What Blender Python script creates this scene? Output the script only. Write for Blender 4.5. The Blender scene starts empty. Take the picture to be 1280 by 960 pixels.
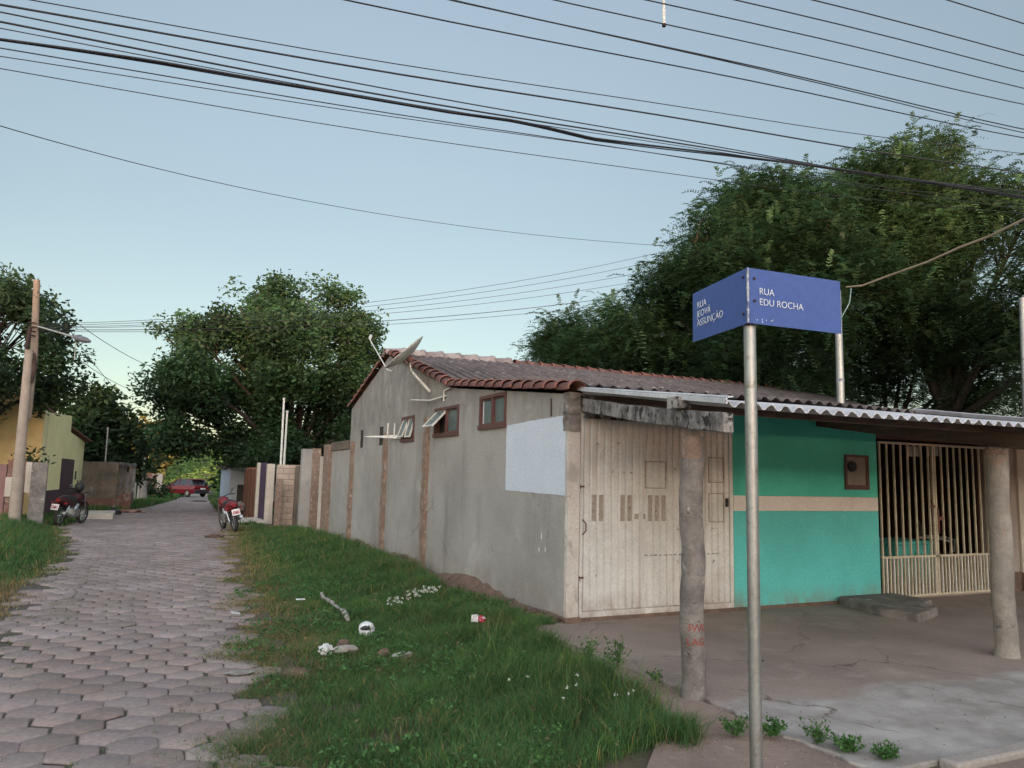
import bpy, math, random
import numpy as np
from mathutils import Vector, Matrix
random.seed(7); RNG = np.random.default_rng(7)
R = math.radians
S = bpy.context.scene
COL = S.collection

# ------------------------------------------------------------ camera
F, PITCH, YAW, ROLL = 955.0, R(6.9), R(25.3), R(1.3)
CAM = Vector((0, 0, 1.5))
fw = Vector((math.sin(YAW)*math.cos(PITCH), math.cos(YAW)*math.cos(PITCH), math.sin(PITCH)))
r0 = Vector((math.cos(YAW), -math.sin(YAW), 0)); u0 = r0.cross(fw)
rt = r0*math.cos(ROLL)+u0*math.sin(ROLL); up = -r0*math.sin(ROLL)+u0*math.cos(ROLL)
cd = bpy.data.cameras.new('camera'); cam = bpy.data.objects.new('camera', cd); COL.objects.link(cam)
cd.sensor_fit = 'HORIZONTAL'; cd.sensor_width = 36; cd.lens = F/1280*36
cd.clip_start = 0.05; cd.clip_end = 3000
m = Matrix((rt, up, -fw)).transposed().to_4x4(); m.translation = CAM; cam.matrix_world = m
S.camera = cam

# ------------------------------------------------------------ light
SKY_FRONT, SKY_BACK = .80, 3.6
SUN_EL, SUN_AZ = 4.2, 196.0          # degrees; azimuth measured from the street direction (+Y) towards +X
w = bpy.data.worlds.new('World'); S.world = w; w.use_nodes = True
nt = w.node_tree; nt.nodes.clear()
wo = nt.nodes.new('ShaderNodeOutputWorld'); bg = nt.nodes.new('ShaderNodeBackground')
sk = nt.nodes.new('ShaderNodeTexSky'); sk.sky_type = 'NISHITA'; sk.sun_disc = False
sk.sun_elevation = R(SUN_EL); sk.sun_rotation = R(SUN_AZ)
sk.air_density = 1.0; sk.dust_density = 0.4; sk.ozone_density = 2.0; sk.altitude = 200
hs = nt.nodes.new('ShaderNodeHueSaturation'); hs.inputs['Saturation'].default_value = 0.62
nt.links.new(sk.outputs[0], hs.inputs['Color'])
# broad bright evening glow in the half of the sky round the low sun, behind the viewer
tcw = nt.nodes.new('ShaderNodeTexCoord'); dp = nt.nodes.new('ShaderNodeVectorMath'); dp.operation = 'DOT_PRODUCT'
nt.links.new(tcw.outputs['Generated'], dp.inputs[0]); dp.inputs[1].default_value = Vector((-.40, -.80, .38)).normalized()
mr = nt.nodes.new('ShaderNodeMapRange'); mr.interpolation_type = 'SMOOTHSTEP'
for k, v in enumerate((-.25, .85, 0, 1)): mr.inputs[k+1].default_value = v
nt.links.new(dp.outputs['Value'], mr.inputs[0])
gl = nt.nodes.new('ShaderNodeMix'); gl.data_type = 'VECTOR'
gl.inputs[4].default_value = (SKY_FRONT*.985, SKY_FRONT*.985, SKY_FRONT*.935); gl.inputs[5].default_value = (SKY_BACK*1.17, SKY_BACK, SKY_BACK*.88)
sc = nt.nodes.new('ShaderNodeVectorMath'); sc.operation = 'MULTIPLY'
nt.links.new(mr.outputs[0], gl.inputs[0]); nt.links.new(hs.outputs[0], sc.inputs[0]); nt.links.new(gl.outputs[1], sc.inputs[1]); sz = nt.nodes.new('ShaderNodeSeparateXYZ'); nt.links.new(tcw.outputs['Generated'], sz.inputs[0])
mz = nt.nodes.new('ShaderNodeMapRange'); mz.interpolation_type = 'SMOOTHSTEP'
for k, v in enumerate((.22, .75, 1.0, 1.55)): mz.inputs[k+1].default_value = v
nt.links.new(sz.outputs[2], mz.inputs[0]); s2 = nt.nodes.new('ShaderNodeVectorMath'); s2.operation = 'SCALE'
nt.links.new(sc.outputs[0], s2.inputs[0]); nt.links.new(mz.outputs[0], s2.inputs['Scale']); nz = nt.nodes.new('ShaderNodeTexNoise'); nz.inputs['Scale'].default_value = 2.2; nz.inputs['Detail'].default_value = 5; nz.inputs['Distortion'].default_value = .6
mpw = nt.nodes.new('ShaderNodeMapping'); mpw.inputs['Scale'].default_value = (1, 1, 3.5); nt.links.new(tcw.outputs['Generated'], mpw.inputs[0]); nt.links.new(mpw.outputs[0], nz.inputs['Vector'])
mn = nt.nodes.new('ShaderNodeMix'); mn.data_type = 'VECTOR'; mn.inputs[4].default_value = (.945, .97, .98); mn.inputs[5].default_value = (1.06, 1.03, 1.0); nt.links.new(nz.outputs['Fac'], mn.inputs[0])
s3 = nt.nodes.new('ShaderNodeVectorMath'); s3.operation = 'MULTIPLY'; nt.links.new(s2.outputs[0], s3.inputs[0]); nt.links.new(mn.outputs[1], s3.inputs[1]); nt.links.new(s3.outputs[0], bg.inputs[0])
bg.inputs[1].default_value = 0.15
nt.links.new(bg.outputs[0], wo.inputs[0])
sd = bpy.data.lights.new('sun', 'SUN'); sd.energy = 3.0; sd.angle = R(0.6); sd.color = (1, .68, .36)
so = bpy.data.objects.new('sun', sd); COL.objects.link(so)
sdir = Vector((math.sin(R(SUN_AZ))*math.cos(R(SUN_EL)), math.cos(R(SUN_AZ))*math.cos(R(SUN_EL)), math.sin(R(SUN_EL))))
so.rotation_euler = sdir.to_track_quat('Z', 'Y').to_euler()
vs = S.view_settings; vs.view_transform = 'Standard'; vs.look = 'None'; vs.gamma = 1; vs.use_curve_mapping = False
vs.exposure = 1.3

# ------------------------------------------------------------ helpers
def ray(x, y): return fw + rt*((x-640)/F) - up*((y-480)/F)
def at(x, y, D):                     # the point D metres away (level distance) on a sight line
    d = ray(x, y); return CAM + d*(D/math.hypot(d.x, d.y))
def onx(x, y, X): d = ray(x, y); return CAM + d*(X/d.x)
def ony(x, y, Y): d = ray(x, y); return CAM + d*(Y/d.y)
def base_z(y):
    y = np.asarray(y, float)
    z = -0.0125*np.clip(y-3, 0, 90)
    t = np.clip((y-105)/70, 0, 1); z = z + 7.0*t*t*(3-2*t)
    return z
RR = np.array([(-8,1.1),(0,.75),(4.3,.64),(5.1,.68),(6.4,.88),(8.5,1.02),(10.9,1.18),(15.3,1.5),(21.8,2.0),(25,2.35),(30,2.7),(38,2.9),(54,3.75),(76,5.1),(100,8.0)])
RL = np.array([(-8,-3.4),(0,-2.6),(4,-1.9),(7.0,-1.25),(8.8,-1.02),(12,-1.1),(16,-1.0),(19.8,-1.25),(24,-1.7),(27,-2.0),(32,-1.75),(37,-.9),(47,.6),(60,2.05),(76,3.3),(100,5.5)])
def xr(y): return np.interp(y, RR[:,0], RR[:,1])
def xl(y): return np.interp(y, RL[:,0], RL[:,1])
def sstep(t): t = np.clip(t, 0, 1); return t*t*(3-2*t)
def ter(x, y):
    x = np.asarray(x, float); y = np.asarray(y, float)
    b = base_z(y)
    fade = 1-sstep((y-17)/9)
    right = sstep((x-xr(y)-.1)/1.5)*(-b)*fade*(y > 0)
    lb = sstep((xl(y)-x-.15)/1.2)*.10*sstep((60-y)/20)
    un = .012*np.sin(x*2.3+y*1.1)*np.sin(y*.9-x*.7)*np.where((x > 3.4)&(y < 12), 0, 1)
    edge = np.minimum(np.clip(x-xr(y), 0, 1), 1)
    return b+right+lb+un
def tz(x, y): return float(ter(x, y))

def tag(o, label=None, cat=None, group=None, kind=None):
    if label: o['label'] = label
    if cat: o['category'] = cat
    if group: o['group'] = group
    if kind: o['kind'] = kind
    return o
def thing(name, label, cat, loc=(0,0,0), rz=0, group=None):
    o = bpy.data.objects.new(name, None); COL.objects.link(o); o.empty_display_size = .2
    o.location = loc; o.rotation_euler = (0, 0, rz)
    return tag(o, label, cat, group)
class MB:
    def __init__(s): s.v = []; s.f = []; s.sm = []
    def add(s, vs, fs, smooth=False):
        n = len(s.v); s.v += [tuple(p) for p in vs]; s.f += [tuple(i+n for i in f) for f in fs]; s.sm += [smooth]*len(fs); return s
    def box(s, x0, x1, y0, y1, z0, z1, rough=0):
        v = [(x, y, z) for z in (z0, z1) for y in (y0, y1) for x in (x0, x1)]
        if rough: v = [tuple(c+random.uniform(-rough, rough) for c in p) for p in v]
        return s.add(v, [(0,2,3,1),(4,5,7,6),(0,1,5,4),(2,6,7,3),(0,4,6,2),(1,3,7,5)])
    def obox(s, a, b, w, h, upv=(0,0,1)):     # bar from a to b
        a, b = Vector(a), Vector(b); d = (b-a).normalized(); u = Vector(upv)
        sd = d.cross(u).normalized(); u = sd.cross(d)
        v = [p+sd*(i*w/2)+u*(j*h/2) for p in (a, b) for j in (-1, 1) for i in (-1, 1)]
        return s.add(v, [(0,1,3,2),(4,6,7,5),(0,4,5,1),(2,3,7,6),(0,2,6,4),(1,5,7,3)])
    def tube(s, pts, rad, n=8, cap=True, jit=0):
        pts = [Vector(p) for p in pts]
        if not hasattr(rad, '__len__'): rad = [rad]*len(pts)
        vs = []; prev = None
        for i, p in enumerate(pts):
            d = (pts[min(i+1, len(pts)-1)]-pts[max(i-1, 0)])
            if d.length < 1e-9: d = Vector((0,0,1))
            d.normalize()
            if prev is None: a = d.orthogonal().normalized()
            else:
                a = prev-d*prev.dot(d)
                a = a.normalized() if a.length > 1e-6 else d.orthogonal().normalized()
            prev = a; b = d.cross(a)
            for k in range(n):
                t = 2*math.pi*k/n; r = rad[i]*(1+random.uniform(-jit, jit))
                vs.append(p+(a*math.cos(t)+b*math.sin(t))*r)
        fs = [(i*n+k, i*n+(k+1) % n, (i+1)*n+(k+1) % n, (i+1)*n+k) for i in range(len(pts)-1) for k in range(n)]
        s.add(vs, fs, True)
        if cap:
            s.add(vs[:n], [tuple(range(n))[::-1]]); s.add(vs[-n:], [tuple(range(n))])
        return s
    def ball(s, c, r, nu=12, nv=8, jit=0):
        c = Vector(c); r = r if hasattr(r, '__len__') else (r, r, r)
        vs = []
        for j in range(nv+1):
            ph = math.pi*j/nv
            for i in range(nu):
                t = 2*math.pi*i/nu; q = 1+random.uniform(-jit, jit)
                vs.append((c.x+r[0]*math.sin(ph)*math.cos(t)*q, c.y+r[1]*math.sin(ph)*math.sin(t)*q, c.z+r[2]*math.cos(ph)*q))
        fs = [(j*nu+i, (j+1)*nu+i, (j+1)*nu+(i+1) % nu, j*nu+(i+1) % nu) for j in range(nv) for i in range(nu)]
        return s.add(vs, fs, jit < .12)
    def ext(s, poly, d):                       # extrude planar polygon (3D points) by vector d
        d = Vector(d); p = [Vector(q) for q in poly]; n = len(p)
        v = p+[q+d for q in p]
        return s.add(v, [tuple(range(n))[::-1], tuple(range(n, 2*n))]+[(i, (i+1) % n, (i+1) % n+n, i+n) for i in range(n)])
    def torus(s, c, R_, r_, axis='x', nu=24, nv=8, sx=1):
        vs = []; c = Vector(c)
        for i in range(nu):
            t = 2*math.pi*i/nu
            for j in range(nv):
                q = 2*math.pi*j/nv; rr = R_+r_*math.cos(q); h = r_*math.sin(q)*sx
                if axis == 'x': vs.append(c+Vector((h, rr*math.cos(t), rr*math.sin(t))))
                elif axis == 'y': vs.append(c+Vector((rr*math.cos(t), h, rr*math.sin(t))))
                else: vs.append(c+Vector((rr*math.cos(t), rr*math.sin(t), h)))
        return s.add(vs, [(i*nv+j, ((i+1) % nu)*nv+j, ((i+1) % nu)*nv+(j+1) % nv, i*nv+(j+1) % nv) for i in range(nu) for j in range(nv)], True)
    def build(s, name, mat, parent=None, bevel=0):
        me = bpy.data.meshes.new(name); me.from_pydata(s.v, [], s.f)
        import bmesh
        bm = bmesh.new(); bm.from_mesh(me); bmesh.ops.recalc_face_normals(bm, faces=bm.faces); bm.to_mesh(me); bm.free()
        me.polygons.foreach_set('use_smooth', s.sm); me.materials.append(mat)
        o = bpy.data.objects.new(name, me); COL.objects.link(o)
        if parent: o.parent = parent
        if bevel:
            b = o.modifiers.new('bevel', 'BEVEL'); b.width = bevel; b.segments = 2; b.limit_method = 'ANGLE'
        return o
def split_build(mb, name, mat, parent=None, bevel=0):
    par = list(range(len(mb.v)))
    def fd(i):
        while par[i] != i: par[i] = par[par[i]]; i = par[i]
        return i
    for f in mb.f:
        r = fd(f[0])
        for q in f[1:]: par[fd(q)] = r
    comp = {}
    for f, sm in zip(mb.f, mb.sm): comp.setdefault(fd(f[0]), []).append((f, sm))
    out = []
    for fs in comp.values():
        ids = sorted({i for f, _ in fs for i in f}); mp = {i: k for k, i in enumerate(ids)}; m2 = MB()
        m2.v = [mb.v[i] for i in ids]; m2.f = [tuple(mp[i] for i in f) for f, _ in fs]; m2.sm = [q for _, q in fs]
        out.append(m2.build(name, mat, parent, bevel))
    return out
def npmesh(name, V, sizes, idx, mat, parent=None, col=None, smooth=False):
    me = bpy.data.meshes.new(name)
    me.vertices.add(len(V)); me.vertices.foreach_set('co', np.asarray(V, np.float32).ravel())
    me.loops.add(len(idx)); me.loops.foreach_set('vertex_index', np.asarray(idx, np.int32))
    me.polygons.add(len(sizes)); sizes = np.asarray(sizes, np.int32)
    me.polygons.foreach_set('loop_start', np.concatenate([[0], np.cumsum(sizes)[:-1]]).astype(np.int32))
    me.polygons.foreach_set('loop_total', sizes)
    me.update(calc_edges=True)
    if smooth: me.polygons.foreach_set('use_smooth', np.ones(len(sizes), bool))
    if col is not None:
        a = me.attributes.new('col', 'FLOAT_COLOR', 'POINT')
        c = np.ones((len(V), 4), np.float32); c[:, :3] = col; a.data.foreach_set('color', c.ravel())
    me.materials.append(mat)
    o = bpy.data.objects.new(name, me); COL.objects.link(o)
    if parent: o.parent = parent
    return o

# ------------------------------------------------------------ materials
def nodes_of(name):
    mt = bpy.data.materials.new(name); mt.use_nodes = True
    t = mt.node_tree; b = t.nodes['Principled BSDF']; return mt, t, b
def N(t, k, **kw):
    n = t.nodes.new(k)
    for a, v in kw.items():
        if a in n.inputs: n.inputs[a].default_value = v
        else: setattr(n, a, v)
    return n
def noise(t, scale, detail=6, rough=.6, stretch=None, dist=0):
    tc = t.nodes.new('ShaderNodeTexCoord'); mp = t.nodes.new('ShaderNodeMapping')
    if stretch: mp.inputs['Scale'].default_value = stretch
    n = N(t, 'ShaderNodeTexNoise', Scale=scale, Detail=detail, Roughness=rough, Distortion=dist)
    t.links.new(tc.outputs['Object'], mp.inputs[0]); t.links.new(mp.outputs[0], n.inputs['Vector']); return n.outputs['Fac']
def ramp(t, fac, stops):
    r = t.nodes.new('ShaderNodeValToRGB'); e = r.color_ramp.elements
    while len(e) < len(stops): e.new(.5)
    for i, (p, c) in enumerate(stops): e[i].position = p; e[i].color = (*c, 1) if len(c) == 3 else c
    t.links.new(fac, r.inputs[0]); return r.outputs[0]
def mix(t, f, a, b, mode='MIX'):
    n = t.nodes.new('ShaderNodeMix'); n.data_type = 'RGBA'; n.blend_type = mode
    for i, v in ((0, f), (6, a), (7, b)):
        if hasattr(v, 'links'): t.links.new(v, n.inputs[i])
        else: n.inputs[i].default_value = v if i == 0 else (*v, 1)
    return n.outputs[2]
def M(name, c, c2=None, scale=3, lo=.35, hi=.65, rough=.85, bump=.3, bscale=80, metal=0, stretch=None, spots=None, streak=None, mask=None, spec=.3, bdist=.01):
    """base colour c varied towards c2; spots=(colour, scale, lo, hi); streak=(colour, scale, lo, hi)"""
    mt, t, b = nodes_of(name)
    c2 = c2 or tuple(x*.8 for x in c)
    out = mix(t, ramp(t, noise(t, scale, 8, .62, stretch), [(lo, (0,0,0)), (hi, (1,1,1))]), c, c2)
    fine = ramp(t, noise(t, 35, 6, .7), [(.3, (.82,)*3), (.7, (1.12,)*3)])
    out = mix(t, 1.0, out, fine, 'MULTIPLY')
    if streak:
        f = ramp(t, noise(t, streak[1], 6, .6, (1, 1, .12)), [(streak[2], (0,0,0)), (streak[3], (1,1,1))])
        out = mix(t, f, out, streak[0])
    for sp in ([spots] if spots and isinstance(spots[0], tuple) and not isinstance(spots[0][0], tuple) and not isinstance(spots, list) else (spots or [])):
        f = ramp(t, noise(t, sp[1], 8, .7, None, .6), [(sp[2], (0,0,0)), (sp[3], (1,1,1))])
        out = mix(t, f, out, sp[0])
    t.links.new(out, b.inputs['Base Color'])
    b.inputs['Roughness'].default_value = rough; b.inputs['Metallic'].default_value = metal
    b.inputs['Specular IOR Level'].default_value = spec
    if bump:
        bp = N(t, 'ShaderNodeBump', Strength=bump, Distance=bdist)
        t.links.new(noise(t, bscale, 5, .7), bp.inputs['Height']); t.links.new(bp.outputs[0], b.inputs['Normal'])
    return mt
def leafmat(name, trans=.35, rough=.55, tcol=1.0):
    mt, t, b = nodes_of(name)
    a = N(t, 'ShaderNodeAttribute', attribute_name='col')
    t.links.new(a.outputs['Color'], b.inputs['Base Color']); b.inputs['Roughness'].default_value = rough
    b.inputs['Specular IOR Level'].default_value = .25
    tr = t.nodes.new('ShaderNodeBsdfTranslucent'); hv = N(t, 'ShaderNodeHueSaturation', Hue=.485, Saturation=1.1, Value=1.5*tcol)
    t.links.new(a.outputs['Color'], hv.inputs['Color']); t.links.new(hv.outputs[0], tr.inputs['Color'])
    ms = N(t, 'ShaderNodeMixShader', Fac=trans); t.links.new(b.outputs[0], ms.inputs[1]); t.links.new(tr.outputs[0], ms.inputs[2])
    t.links.new(ms.outputs[0], t.nodes['Material Output'].inputs['Surface'])
    return mt
def attrmat(name, rough=.9, scale=30, bump=.3, tint=None):
    mt, t, b = nodes_of(name)
    a = N(t, 'ShaderNodeAttribute', attribute_name='col')
    f = ramp(t, noise(t, scale, 8, .7), [(.3, (.72,)*3), (.7, (1.2,)*3)])
    o = mix(t, 1.0, a.outputs['Color'], f, 'MULTIPLY')
    g = ramp(t, noise(t, .8, 5, .6), [(.35, (.86, .84, .82)), (.65, (1.08, 1.08, 1.1))])
    o = mix(t, 1.0, o, g, 'MULTIPLY')
    t.links.new(o, b.inputs['Base Color']); b.inputs['Roughness'].default_value = rough
    b.inputs['Specular IOR Level'].default_value = .2
    bp = N(t, 'ShaderNodeBump', Strength=bump, Distance=.006); t.links.new(noise(t, 70, 6, .7), bp.inputs['Height']); t.links.new(bp.outputs[0], b.inputs['Normal'])
    return mt

M_leaf = leafmat('leaf_green'); M_grass = leafmat('grass_blade', .2, .7)
M_dirt = M('earth', (.13,.095,.07), (.09,.075,.045), 1.2, bump=.8, bscale=30, spots=((.05,.06,.025), 3, .5, .62), bdist=.03)
M_joint = M('joint_soil', (.10,.08,.066), (.065,.055,.042), 9, bump=.6, bscale=50, spots=((.05,.06,.025), 4, .56, .64))
M_paver = attrmat('hexagonal_paver')
M_gravelroad = M('dirt_road', (.24,.2,.175), (.17,.14,.12), 1.5, bump=.6, bscale=40)
M_stucco = M('grey_render', (.315,.295,.272), (.245,.228,.21), .9, .38, .62, bump=.5, bscale=30,
             streak=((.19,.175,.16), 2.0, .56, .74), spots=[[(.37,.35,.325), .8, .56, .70], [(.17,.15,.135), 2.2, .62, .76]])
M_stucco_far = M('dirty_render', (.27,.255,.23), (.17,.16,.14), 1.6, streak=((.1,.09,.08), 3, .5, .75))
M_brick = M('worn_brick_strip', (.27,.185,.14), (.19,.125,.095), 6, bump=1, bscale=30, spots=((.34,.30,.26), 11, .55, .62), bdist=.03)
M_rubble = M('red_earth_rubble', (.215,.135,.10), (.13,.088,.067), 5, bump=1.0, bscale=25, spots=((.28,.22,.18), 14, .6, .68), bdist=.05)
M_whitepaint = M('dirty_white_paint', (.56,.51,.47), (.44,.39,.35), 2.0, bump=.4, bscale=70, spots=[[(.34,.30,.27), 3, .56, .66], [(.2,.14,.11), 9, .62, .68]])
M_patch = M('pale_blue_paint', (.52,.56,.62), (.48,.52,.58), 3, bump=.15, streak=((.46,.5,.55), 5, .5, .8))
M_gate = M('old_white_gate_paint', (.61,.585,.56), (.51,.48,.45), 1.6, .4, .6, rough=.6, bump=.12, bscale=60, spots=[[(.42,.36,.31), 2.5, .58, .72], [(.22,.14,.1), 14, .65, .70]], streak=((.43,.38,.33), 6, .56, .74))
M_gatemark = M('bare_brown_patch', (.27,.215,.175), (.36,.31,.27), 22, bump=.2, spots=((.15,.11,.09), 30, .55, .65))
M_mark = M('black_smudge', (.1,.095,.09), (.3,.28,.25), 40, .4, .6)
M_turq = M('turquoise_paint', (.10,.47,.44), (.088,.41,.38), 1.3, .4, .6, rough=.6, bump=.3, bscale=50, spots=[[(.11,.46,.43), 3, .56, .66], [(.13,.27,.2), 2.1, .66, .76]])
M_turqd = M('green_paint', (.08,.51,.40), (.07,.44,.345), 1.3, .4, .6, rough=.6, bump=.2, bscale=50, streak=((.06,.38,.30), 3, .55, .7))  # greener upper paint, its base colour raised to make up for canopy shade
M_cream = M('cream_stripe_paint', (.66,.60,.55), (.58,.52,.47), 3, rough=.7, spots=((.42,.35,.29), 5, .6, .7))
M_pinkwall = M('pinkish_render', (.33,.27,.24), (.26,.21,.19), 2, streak=((.2,.16,.14), 3, .55, .8))
M_creamwall = M('cream_wall_paint', (.50,.44,.375), (.40,.34,.285), 2, streak=((.3,.25,.21), 3, .55, .75))
M_fibre = M('weathered_fibre_cement', (.145,.112,.104), (.085,.066,.062), 3.0, .4, .6, bump=.6, bscale=40, spots=((.26,.225,.21), 7, .56, .66), bdist=.02)
def valley_darken(mt, x0, pitch, dark):  # darkens the colour in stripes along the corrugation valleys
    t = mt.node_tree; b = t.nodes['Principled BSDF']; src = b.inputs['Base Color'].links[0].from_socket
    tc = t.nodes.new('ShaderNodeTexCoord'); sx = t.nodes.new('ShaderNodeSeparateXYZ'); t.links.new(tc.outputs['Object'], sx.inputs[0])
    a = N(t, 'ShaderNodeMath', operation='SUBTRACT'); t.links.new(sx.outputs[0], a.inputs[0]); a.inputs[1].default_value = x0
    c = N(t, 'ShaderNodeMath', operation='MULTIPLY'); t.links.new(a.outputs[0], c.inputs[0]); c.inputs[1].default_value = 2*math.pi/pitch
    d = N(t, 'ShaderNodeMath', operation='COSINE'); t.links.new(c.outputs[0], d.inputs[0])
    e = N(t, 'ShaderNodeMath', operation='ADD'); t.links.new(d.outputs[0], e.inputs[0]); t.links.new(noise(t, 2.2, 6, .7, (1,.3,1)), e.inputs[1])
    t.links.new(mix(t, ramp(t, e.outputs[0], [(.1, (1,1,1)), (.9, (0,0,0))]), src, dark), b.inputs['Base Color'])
valley_darken(M_fibre, 4.13, .177, (.035,.028,.027))
M_fibrew = M('pale_fibre_cement', (.52,.51,.53), (.4,.38,.39), 4, bump=.3, bscale=50, spots=((.16,.13,.12), 10, .66, .72))
M_tile = M('terracotta_tile', (.225,.093,.072), (.14,.066,.055), 5, bump=.6, bscale=40, spots=[[(.10,.07,.065), 5, .54, .64], [(.33,.19,.15), 9, .62, .68]], bdist=.02)
M_ridge = M('grey_ridge_cap', (.33,.28,.26), (.2,.16,.15), 4, bump=.5)
M_wood = M('grey_weathered_wood', (.30,.275,.26), (.12,.105,.1), 7, .42, .58, bump=1, bscale=30, spots=((.03,.027,.025), 9, .53, .58), bdist=.02)
M_woodd = M('brown_old_wood', (.13,.085,.06), (.07,.05,.04), 5, stretch=(1, .2, 4), bump=.8, bscale=30)
M_conc = M('rough_concrete', (.225,.195,.175), (.13,.11,.1), 5, .4, .6, bump=.9, bscale=35, spots=[[(.36,.32,.285), 7, .58, .66], [(.06,.05,.045), 16, .62, .67]], bdist=.02)
M_conct = M('post_concrete', (.27,.235,.2), (.18,.155,.135), 3, .4, .6, bump=.7, bscale=40, spots=[[(.25,.15,.11), 4, .6, .70], [(.09,.08,.07), 11, .64, .7]], bdist=.015)
M_pav = M('brown_concrete_pavement', (.275,.21,.175), (.20,.155,.13), 1.1, bump=.5, bscale=45, spots=((.31,.25,.215), 1.7, .55, .72), streak=None)
M_slab = M('grey_concrete_slab', (.28,.245,.215), (.17,.145,.13), 1.3, .38, .62, bump=.5, bscale=45, spots=((.34,.31,.285), 2.4, .56, .7))
M_pinkdirt = M('pink_dirt', (.25,.18,.145), (.18,.13,.105), 2, bump=.7, bscale=40, spots=((.3,.25,.22), 6, .6, .7))
M_galv = M('galvanised_steel', (.36,.355,.345), (.26,.25,.24), 9, rough=.42, metal=.8, bump=.08, bscale=90, stretch=(1,1,.25), spots=((.15,.12,.095), 8, .56, .66))
M_sign = M('sign_blue', (.034,.072,.26), (.03,.064,.235), 2, rough=.38, bump=.02, spec=.4)
M_signtext = M('sign_lettering', (.66,.68,.72), (.6,.62,.66), 8, rough=.5, bump=0)
M_alu = M('bare_edge_metal', (.3,.3,.34), (.06,.07,.16), 30, .45, .6, rough=.4, metal=.4, bump=.1)
M_bolt = M('rusty_bolt', (.06,.03,.025), (.03,.02,.02), 30)
M_frame = M('red_brown_frame', (.11,.052,.046), (.08,.04,.035), 8, rough=.6)
M_glass = M('frosted_pane', (.10,.135,.125), (.07,.10,.095), 14, rough=.18, bump=.5, bscale=120, spec=.6)
M_sash = M('pale_sash', (.6,.58,.54), None, 8)
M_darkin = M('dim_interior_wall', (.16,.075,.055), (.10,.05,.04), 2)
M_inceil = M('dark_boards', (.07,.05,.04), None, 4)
M_black = M('black_plastic_and_shade', (.018,.018,.019), (.03,.03,.03), 8, rough=.5, bump=.1)
M_rubber = M('tyre_rubber', (.025,.024,.023), (.05,.045,.04), 12, rough=.9)
M_chrome = M('scratched_metal', (.5,.5,.5), (.3,.3,.3), 14, rough=.3, metal=.9, bump=.05)
M_red = M('red_paint', (.15,.008,.014), (.11,.008,.012), 6, rough=.35, bump=.02, spec=.5)
M_carred = M('car_red_paint', (.17,.006,.018), (.15,.006,.016), 3, rough=.3, bump=0, spec=.5)
M_plate = M('plate_white', (.75,.72,.7), (.65,.6,.58), 20, rough=.5, bump=0)
M_platered = M('plate_characters', (.5,.1,.1), None, 20, bump=0)
M_carglass = M('car_glass', (.02,.025,.03), (.03,.035,.04), 3, rough=.08, bump=0, spec=.7)
M_taill = M('tail_lens', (.2,.015,.015), (.25,.03,.03), 8, rough=.2, bump=0)
M_dish = M('dish_enamel', (.45,.46,.44), (.34,.35,.34), 6, rough=.5, bump=.05, spots=((.22,.18,.15), 12, .66, .74))
M_pvc = M('white_pvc', (.65,.63,.58), (.5,.48,.44), 8, rough=.5, bump=.05)
M_wire = M('cable_black', (.018,.018,.02), (.025,.025,.03), 2, rough=.6, bump=0)
M_wiret = M('cable_tan', (.36,.27,.18), (.25,.18,.12), 4, rough=.7, bump=0)
M_wireg = M('cable_green', (.25,.36,.33), None, 4, rough=.7, bump=0)
M_yellow = M('pale_yellow_green_wall', (.82,.74,.40), (.74,.66,.36), 1, bump=.1, streak=((.5,.48,.27), 2, .58, .75))
M_maroon = M('maroon_dado', (.085,.035,.045), (.06,.028,.035), 2)
M_ochre = M('ochre_wall', (.52,.38,.17), (.40,.28,.13), .8, .35, .65, streak=((.34,.22,.1), 1.2, .5, .8))
M_lilac = M('faded_pink_wall', (.27,.15,.14), (.2,.11,.105), 1.5, streak=((.14,.09,.09), 3, .55, .8))
M_oldbrick = M('blackened_block_wall', (.20,.155,.12), (.085,.07,.055), 1.6, spots=((.28,.13,.08), 2.2, .58, .68), bump=.6)
M_redbrick = M('red_brick', (.21,.095,.07), (.14,.07,.055), 5, bump=.6, spots=((.28,.22,.18), 3, .52, .62))
M_bark = M('bark', (.045,.034,.027), (.03,.023,.019), 6, stretch=(1,1,.25), bump=1, bscale=25, bdist=.03)
M_purple = M('purple_post_paint', (.055,.038,.062), (.04,.03,.045), 3)
M_rust = M('rust_brown_boards', (.17,.075,.045), (.1,.045,.03), 3, stretch=(4,4,.3))
M_bluewall = M('pale_blue_wall', (.42,.48,.56), (.34,.39,.46), 1.5)
M_bag = M('white_plastic_bag', (.60,.60,.59), (.36,.35,.33), 14, .45, .6, rough=.5, bump=.6, bscale=60)
M_rubblew = M('broken_cement', (.33,.305,.275), (.19,.17,.15), 12, bump=.9, bscale=40, spots=((.08,.09,.05), 9, .58, .66))
M_straw = M('dry_straw_earth', (.20,.135,.085), (.12,.08,.055), 24, bump=1, bscale=60, spots=((.3,.23,.15), 40, .56, .62), bdist=.03)
M_redpack = M('red_packet', (.36,.03,.05), (.45,.40,.38), 26, .5, .56, rough=.5)
M_redpaint = M('red_graffiti_paint', (.33,.05,.045), (.22,.06,.05), 30)
M_cloth = M('grey_cloth', (.16,.125,.10), (.09,.07,.06), 9)
M_lamp = M('lamp_grey_housing', (.12,.12,.14), None, 5, rough=.4)
M_ext_white = M('white_strip', (.60,.60,.62), (.42,.42,.43), 3, rough=.5, bump=.05, spots=((.12,.1,.09), 11, .64, .69))

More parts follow.
